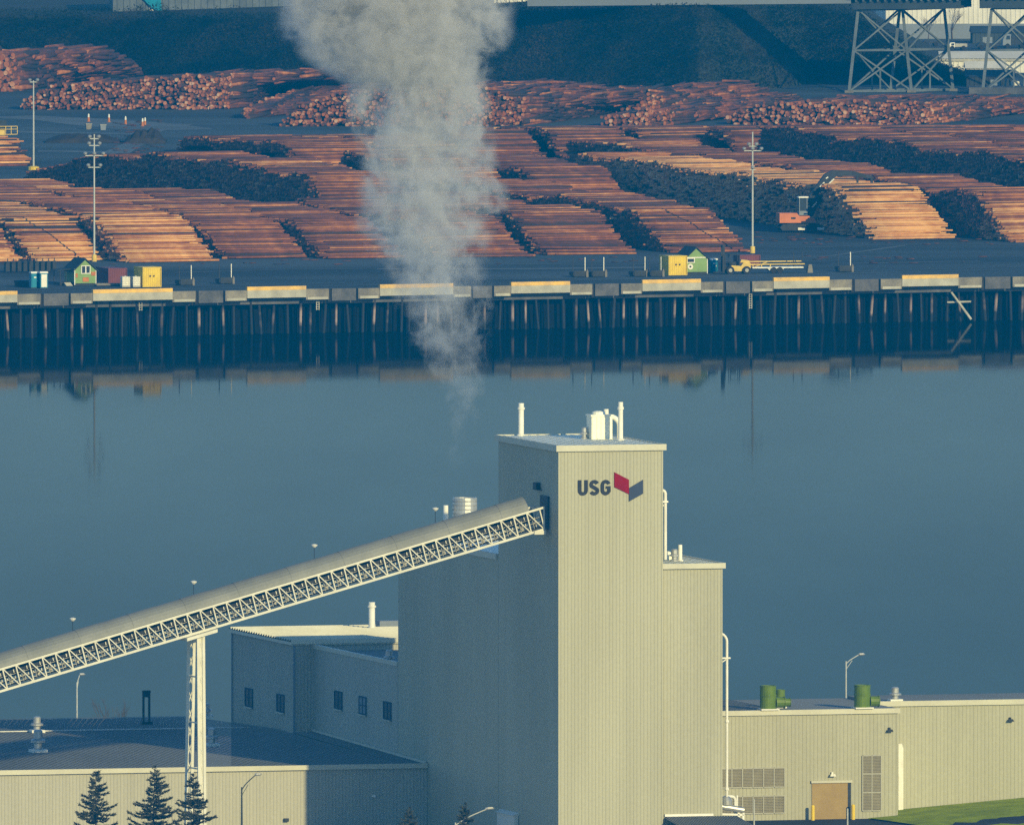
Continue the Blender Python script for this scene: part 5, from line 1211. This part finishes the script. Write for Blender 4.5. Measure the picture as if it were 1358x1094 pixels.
# pale sheds glimpsed at the very top edge
for px0, px1, lab, hh in ((655, 700, 'white low roofed shed at the top edge right of the steam', 5), (790, 850, 'white low roofed shed at the top edge near the middle', 4), ):
    yv = V[int((px0 + 140) / 10), NR, 1] + 45; p = ony(px0, 3.5, yv); s = scale_at(p); w_ = (px1 - px0) / s
    b = thing('far_shed', lab, 'shed', (p.x, p.y, p.z), R(3)); o = MB(); o.ribs((0, 0), (w_, 0), -2, hh - .5, .8, .1); o.ribs((w_, 0), (w_, 12), -2, hh - .5, .8, .1); o.ribs((0, 12), (0, 0), -2, hh - .5, .8, .1); o.build('wall', 'pale_roof', b); o = MB(); o.prism([(-.4, hh - .5), (w_ + .4, hh - .5), (w_ / 2, hh + 1)], -.4, 12.4); o.build('roof', 'pale_roof', b)
# ================================================================== BRIDGE TRESTLES
def trestle(ax, ay, wpx, hpx, dpx, label, tilt=0):
    """four legged braced steel tower; ax,ay = base of near-left leg"""
    p = at(ax, ay); s = scale_at(p); H = hpx / s; b = thing('trestle', label, 'bridge pier', p, 0, 'braced steel piers under the bridge')
    bw = wpx / s; inset = 12 / s; off = Vector((dpx / s, 7.0, 0))
    base = [Vector((0, 0, .3)), Vector((bw, 2.0, .3))]; topp = [Vector((inset, .3, H)), Vector((bw - inset, 1.7, H))]
    legs = []
    for k in (0, 1):
        for q in (0, 1): legs.append((base[q] + off * k, topp[q] + off * k))
    for a, c in legs:
        o = MB(); o.beam(a, c, .55, .55, up=(0, 1, 0)); o.build('leg', 'bridge', b)
    def mix(a, c, t): return a + (c - a) * t
    o = MB()
    for (i, j) in ((0, 1), (2, 3), (0, 2), (1, 3)):
        for t in (0.0, .5, 1.0): o.beam(mix(*legs[i], t), mix(*legs[j], t), .3 if t else .42)
    o.build('strut', 'bridge', b)
    o = MB()
    for (i, j) in ((0, 1), (2, 3), (0, 2), (1, 3)):
        for t0, t1 in ((0, .5), (.5, 1.0)):
            o.beam(mix(*legs[i], t0), mix(*legs[j], t1), .28); o.beam(mix(*legs[j], t0), mix(*legs[i], t1), .28)
        m_ = (mix(*legs[i], .25) + mix(*legs[j], .25)) / 2; o.beam(m_, Vector((m_.x, m_.y, .3)), .3); 
    o.build('brace', 'bridge', b)
    o = MB()
    for a, c in legs: o.box(a.x - .8, a.x + .8, a.y - .8, a.y + .8, -.05, .45)
    o.build('footing', 'conc', b)
    return b, H, p
b, H, p = trestle(1126, 123.5, 83, 110, 56, 'nearer braced steel bridge pier left of the white yard')
b2, H2, p2 = trestle(1303, 125, 83, 113, 56, 'braced steel bridge pier cut by the right edge')
o = MB(); o.box(-2.5, 14, -1, 9, 0, 1.2); ft = o.build('plinth', 'concdark', b2)
# bridge deck over the piers: plate girders carry cross beams
bd = thing('bridge_deck', 'bridge deck with dark girders crossing the top right corner', 'bridge', (p.x, p.y, YZ + H + .2), math.atan2(p2.y - p.y, p2.x - p.x)); bd.rotation_euler.y = -math.atan2(H2 - H, (p2 - p).length)
o = MB()
for y in (-.6, 2.0, 5.0, 8.6): o.box(1.0, 21, y - .12, y + .12, -.1, 1.3); o.box(24.5, 60, y - .12, y + .12, -.1, 1.5)
for y in (2.0, 8.6): o.box(-60, 1, y - .12, y + .12, 1.0, 3.0)
o.build('girder', 'bridged', bd)
o = MB()
for k in range(15): x = 1.5 + k * 1.35; o.box(x, x + .25, -1.6, 10, 1.3, 1.75)
o.build('cross_beam', 'bridge', bd); o = MB()
for k in range(26): x = 25 + k * 1.35; o.box(x, x + .25, -1.6, 10, 1.5, 1.9)
o.build('cross_beam', 'bridge', bd)
o = MB(); o.box(-60, 60, -2, 10.5, 3.02, 3.4); o.build('roadway', 'conc', bd)
o = MB(); o.box(-60, .6, -1.2, -1.06, 1.0, 3.0); o.box(.61, 60, -2.12, -1.98, 1.95, 3.3); o.build('fascia_girder', 'blgrey', bd)
# ================================================================== WHITE YARD BEHIND THE BRIDGE (right)
def far_box(px0, px1, py_b, py_t, depth, label, cat, name, wall, roof, yaw=R(6), pitch_roof=True):
    p = at(px0, py_b); s = scale_at(p); w_ = (px1 - px0) / s; H = (py_b - py_t) / s
    b = thing(name, label, cat, p, yaw); o = MB(); o.ribs((0, 0), (w_, 0), 0, H, .9, .08); o.ribs((w_, 0), (w_, depth), 0, H, .9, .08); o.ribs((0, depth), (0, 0), 0, H, .9, .08); o.ribs((w_, depth), (0, depth), 0, H, .9, .08); o.build('wall', wall, b)
    o = MB(); o.xprism([(-.3, H), (depth / 2, H + 1.2), (depth + .3, H)], -.3, w_ + .3); o.build('roof', roof, b)
    return b, w_, H, s
b, w_, H, s = far_box(1175, 1480, 52, -16, 40, 'huge white warehouse with small dark openings at the top right', 'warehouse', 'white_warehouse', 'pale_roof', 'pale_roof', R(2))
for px in (1276, 1284, 1292, 1301, 1310):
    o = MB(); x = (px - 1175) / s; o.box(x, x + .35, -.16, -.09, H - 2.3, H - .9); fw = o.build('window', 'glass', b)
o = MB(); o.box(0, w_, -.3, -.1, 0, (52 - 32) / s); o.build('base_wall', 'blgrey', b)
b, w_, H, s = far_box(1248, 1400, 97, 78, 9, 'long low white building with rounded roof behind the trestle', 'building', 'low_building', 'pale_roof', 'pale_roof', R(2))
o = MB(); o.box(-1, w_, -.35, -.1, H - .5, H - .1); o.build('gutter', 'conclight', b)
b, w_, H, s = far_box(1282, 1332, 104, 91, 6, 'small white block building just under the long low roof', 'building', 'low_building', 'conclight', 'pale_roof', R(2))
o = MB(); o.box(w_ * .2, w_ * .5, -.14, -.09, 0, H * .6); o.build('door', 'blgrey', b)
def truck(px0, px1, py, label, m, cabm, hpx=10):
    p = at(px0, py); s = scale_at(p); L_ = (px1 - px0) / s; H = hpx / s; b = thing('parked_truck', label, 'truck', p, R(8))
    o = MB(); o.prism([(0, .5), (L_ * .34, .5), (L_ * .34, H), (L_ * .12, H), (.02, H * .6)], 0, 2.0); o.build('cab', cabm, b)
    o = MB(); o.box(L_ * .36, L_, 0, 2.1, .6, H * .85); o.build('body', m, b)
    o = MB(); o.prism([(L_ * .13, H * .62), (L_ * .3, H * .62), (L_ * .3, H * .9), (L_ * .16, H * .9)], -.03, -.005); o.build('window', 'glass', b)
    for x in (L_ * .2, L_ * .8):
        o = MB(); o.tube([(x, -.1, .42), (x, 2.1, .42)], .42, 12); o.build('wheel', 'rubber', b)
truck(1258, 1283, 67, 'white pickup truck parked behind the long low roof', 'conclight', 'white', 10)
truck(1296, 1326, 66, 'dark truck parked right of the white pickup', 'dark', 'dark', 9)
truck(1330, 1362, 64, 'dark lorry at the right edge beyond the trestle', 'dark', 'blgrey', 18)
truck(1334, 1352, 122, 'pale van under the right hand trestle', 'pale_roof', 'dark', 16)
truck(1224, 1246, 62, 'dark truck parked left of the white pickup', 'dark', 'dark', 8)
b, w_, H, s = far_box(1290, 1420, 58, 44, 8, 'dark sheds in front of the white warehouse, far right', 'shed', 'dark_shed', 'bridged', 'bridged', R(2))
o = MB(); o.box(w_ * .1, w_ * .2, -.14, -.09, 0, H * .6); o.build('door', 'blgrey', b)
b, w_, H, s = far_box(1282, 1345, 116, 102, 5, 'dark open shed below the small white block building', 'shed', 'dark_shed', 'dark', 'bridged', R(2))
o = MB(); o.box(w_ * .5, w_ * .7, -.14, -.09, 0, H * .7); o.build('door', 'blgrey', b)
bare_tree(at(1263, 52), 7.5, 'bare tree standing before the white warehouse, top right', 21, .45, rotz=0)
bare_tree(at(1231, 52), 5.5, 'smaller bare tree seen through the trestle braces', 22, .45)
# ================================================================== STEAM
def steam():
    yv = 42.0; z_lo = ony(605, 642, yv).z; s = FPX / (yv - CAM.y); x0 = ony(605, 600, yv).x
    base = Vector((x0, yv, z_lo)); Ht = (642 + 170) / s
    tab = [(642, 607, 10), (600, 604, 16), (560, 606, 30), (520, 606, 37), (480, 600, 47), (440, 594, 60), (400, 589, 66), (350, 578, 72), (330, 560, 86), (300, 566, 94), (270, 578, 100), (240, 573, 96), (200, 562, 96), (150, 556, 94), (110, 552, 96), (85, 532, 122), (50, 526, 150), (0, 522, 156), (-60, 518, 166), (-170, 500, 180)]
    cxs = [(x - 605) / s for _, x, _ in tab]; rs = [r / s for _, _, r in tab]; zs = [(642 - y) / s / Ht for y, _, _ in tab]
    # hull round the plume
    o = MB(); n = 20; k = len(tab); vs = []
    for c_, r_, z in zip(cxs, rs, zs):
        q = r_ * 1.12 + .5; vs += [(c_ + q * math.cos(2 * PI * i / n), q * .8 * math.sin(2 * PI * i / n), z * Ht) for i in range(n)]
    o.add(vs, [(i * n + j, i * n + (j + 1) % n, (i + 1) * n + (j + 1) % n, (i + 1) * n + j) for i in range(k - 1) for j in range(n)] + [tuple(range(n - 1, -1, -1)), tuple(range((k - 1) * n, k * n))])
    m, nt, out = newmat('steam_volume'); N, L = nt.nodes.new, nt.links.new
    def math_(op, a, b=None, c=None, clamp=False):
        nd = N('ShaderNodeMath'); nd.operation = op; nd.use_clamp = clamp
        for i_, x in enumerate((a, b, c)):
            if x is None: continue
            if isinstance(x, (int, float)): nd.inputs[i_].default_value = x
            else: L(x, nd.inputs[i_])
        return nd.outputs[0]
    tc = N('ShaderNodeTexCoord'); sp = N('ShaderNodeSeparateXYZ'); L(tc.outputs['Object'], sp.inputs[0])
    zn = math_('DIVIDE', sp.outputs[2], Ht)
    def ramp(vals, lo, hi):
        r = N('ShaderNodeValToRGB'); e = r.color_ramp.elements; e[0].position = zs[0]; e[1].position = zs[-1]
        g = lambda v: (v - lo) / (hi - lo)
        e[0].color = (g(vals[0]),) * 3 + (1,); e[1].color = (g(vals[-1]),) * 3 + (1,)
        for z, v in list(zip(zs, vals))[1:-1]: x = e.new(z); x.color = (g(v),) * 3 + (1,)
        L(zn, r.inputs[0]); return math_('MULTIPLY_ADD', r.outputs[0], hi - lo, lo)
    cx = ramp(cxs, -12, 12); rd = ramp(rs, 0, 20)
    # warp
    nw = N('ShaderNodeTexNoise'); nw.inputs['Scale'].default_value = .16; nw.inputs['Detail'].default_value = 2; L(tc.outputs['Object'], nw.inputs['Vector'])
    wv = N('ShaderNodeVectorMath'); wv.operation = 'MULTIPLY_ADD'; L(nw.outputs['Color'], wv.inputs[0]); wv.inputs[1].default_value = (4, 4, 4); L(tc.outputs['Object'], wv.inputs[2])
    nf = N('ShaderNodeTexNoise'); nf.inputs['Scale'].default_value = .2; nf.inputs['Detail'].default_value = 7; nf.inputs['Roughness'].default_value = .66; L(wv.outputs[0], nf.inputs['Vector'])
    dx = math_('SUBTRACT', sp.outputs[0], cx); dy = math_('DIVIDE', sp.outputs[1], .8)
    q = math_('DIVIDE', math_('SQRT', math_('ADD', math_('MULTIPLY', dx, dx), math_('MULTIPLY', dy, dy))), rd)
    shell = math_('SUBTRACT', 1.0, q)                                     # 1 centre .. 0 rim
    nz = math_('MULTIPLY', math_('SUBTRACT', nf.outputs[0], .5), 6.4)
    f_ = math_('ADD', math_('MULTIPLY', shell, 1.0), nz); f_ = math_('ADD', f_, math_('MULTIPLY_ADD', zn, .55, -.22))
    sm = N('ShaderNodeMapRange'); sm.interpolation_type = 'SMOOTHSTEP'; sm.inputs[1].default_value = 0; sm.inputs[2].default_value = .42; L(f_, sm.inputs[0])
    rim = N('ShaderNodeMapRange'); rim.interpolation_type = 'SMOOTHSTEP'; rim.inputs[1].default_value = -.10; rim.inputs[2].default_value = .15; L(shell, rim.inputs[0])
    zr = N('ShaderNodeValToRGB'); e = zr.color_ramp.elements; e[0].position = 0.02; e[0].color = (0, 0, 0, 1); e[1].position = 1; e[1].color = (1, 1, 1, 1)
    for p_, v_ in ((.04, .08), (.1, .17), (.18, .24), (.27, .34), (.35, .5), (.45, .68), (.6, .9)): x = e.new(p_); x.color = (v_, v_, v_, 1)
    L(zn, zr.inputs[0])
    n3 = N('ShaderNodeTexNoise'); n3.inputs['Scale'].default_value = .55; n3.inputs['Detail'].default_value = 5; n3.inputs['Roughness'].default_value = .6; L(wv.outputs[0], n3.inputs['Vector'])
    er = N('ShaderNodeMapRange'); er.interpolation_type = 'SMOOTHSTEP'; er.inputs[1].default_value = .34; er.inputs[2].default_value = .64; er.inputs[3].default_value = .1; er.inputs[4].default_value = 1.4; L(n3.outputs[0], er.inputs[0])
    dens = math_('MULTIPLY', math_('MULTIPLY', math_('MULTIPLY', math_('MULTIPLY', sm.outputs[0], er.outputs[0]), rim.outputs[0]), zr.outputs[0]), STEAM_D)
    pv = N('ShaderNodeVolumePrincipled'); pv.inputs['Color'].default_value = (.83, .82, .80, 1); pv.inputs['Anisotropy'].default_value = .1
    L(dens, pv.inputs['Density']); L(pv.outputs[0], out.inputs['Volume'])
    m.cycles.volume_step_rate = .12
    ob = o.build('steam_plume', m, loc=base); tag(ob, 'grey white steam plume rising from behind the mill and conveyor', 'steam', kind='stuff')
STEAM_D = .42
steam()
# ================================================================== HAZE
hm, nt, out = newmat('haze_air'); pv = nt.nodes.new('ShaderNodeVolumePrincipled'); nt.links.new(pv.outputs[0], out.inputs['Volume'])
pv.inputs['Color'].default_value = HAZE_C = (0, .45, .93, 1); pv.inputs['Density'].default_value = 5.6e-5; pv.inputs['Anisotropy'].default_value = .2
hm.cycles.homogeneous_volume = True
hz = MB(); hz.box(-2700, 2700, -3500, 7100, -3.5, 230); hb = hz.build('haze', hm); tag(hb, 'thin blue haze over the river and the log yard', 'haze', kind='stuff')
# ================================================================== LIGHT, SKY, CAMERA
sc = bpy.context.scene
w = bpy.data.worlds.new('World'); sc.world = w; w.use_nodes = True; nt = w.node_tree; nt.nodes.clear()
bg = nt.nodes.new('ShaderNodeBackground'); ow = nt.nodes.new('ShaderNodeOutputWorld'); sk = nt.nodes.new('ShaderNodeTexSky')
SUN_EL, SUN_AZ = R(16.8), R(150)          # azimuth clockwise from +Y
sk.sky_type = 'NISHITA'; sk.sun_disc = False; sk.sun_elevation = SUN_EL; sk.sun_rotation = SUN_AZ; sk.ozone_density = 5.0; sk.air_density = 1.0; sk.dust_density = 0; sk.altitude = 100
nt.links.new(sk.outputs[0], bg.inputs[0]); bg.inputs[1].default_value = .15; nt.links.new(bg.outputs[0], ow.inputs[0])
sd = bpy.data.lights.new('sun', 'SUN'); sd.energy = 4.3; sd.angle = R(.5); sd.color = (1.0, .85, .43)
so = bpy.data.objects.new('sun', sd); C.objects.link(so)
tosun = Vector((math.sin(SUN_AZ) * math.cos(SUN_EL), math.cos(SUN_AZ) * math.cos(SUN_EL), math.sin(SUN_EL)))
so.rotation_euler = (-tosun).to_track_quat('-Z', 'Y').to_euler(); so.location = (300, -600, 500)
cd = bpy.data.cameras.new('camera'); cam = bpy.data.objects.new('camera', cd); C.objects.link(cam)
cam.location = CAM; cam.rotation_euler = (PI / 2 - PITCH, 0, 0)
cd.sensor_fit = 'HORIZONTAL'; cd.sensor_width = 36; cd.lens = 36 * FPX / IW; cd.clip_start = 1; cd.clip_end = 30000
sc.camera = cam
sc.view_settings.view_transform = 'Standard'; sc.view_settings.look = 'None'; sc.view_settings.gamma = 1; sc.view_settings.exposure = .2
sc.cycles.max_bounces = 6; sc.cycles.volume_bounces = 3; sc.cycles.use_denoising = False; sc.cycles.use_adaptive_sampling = False
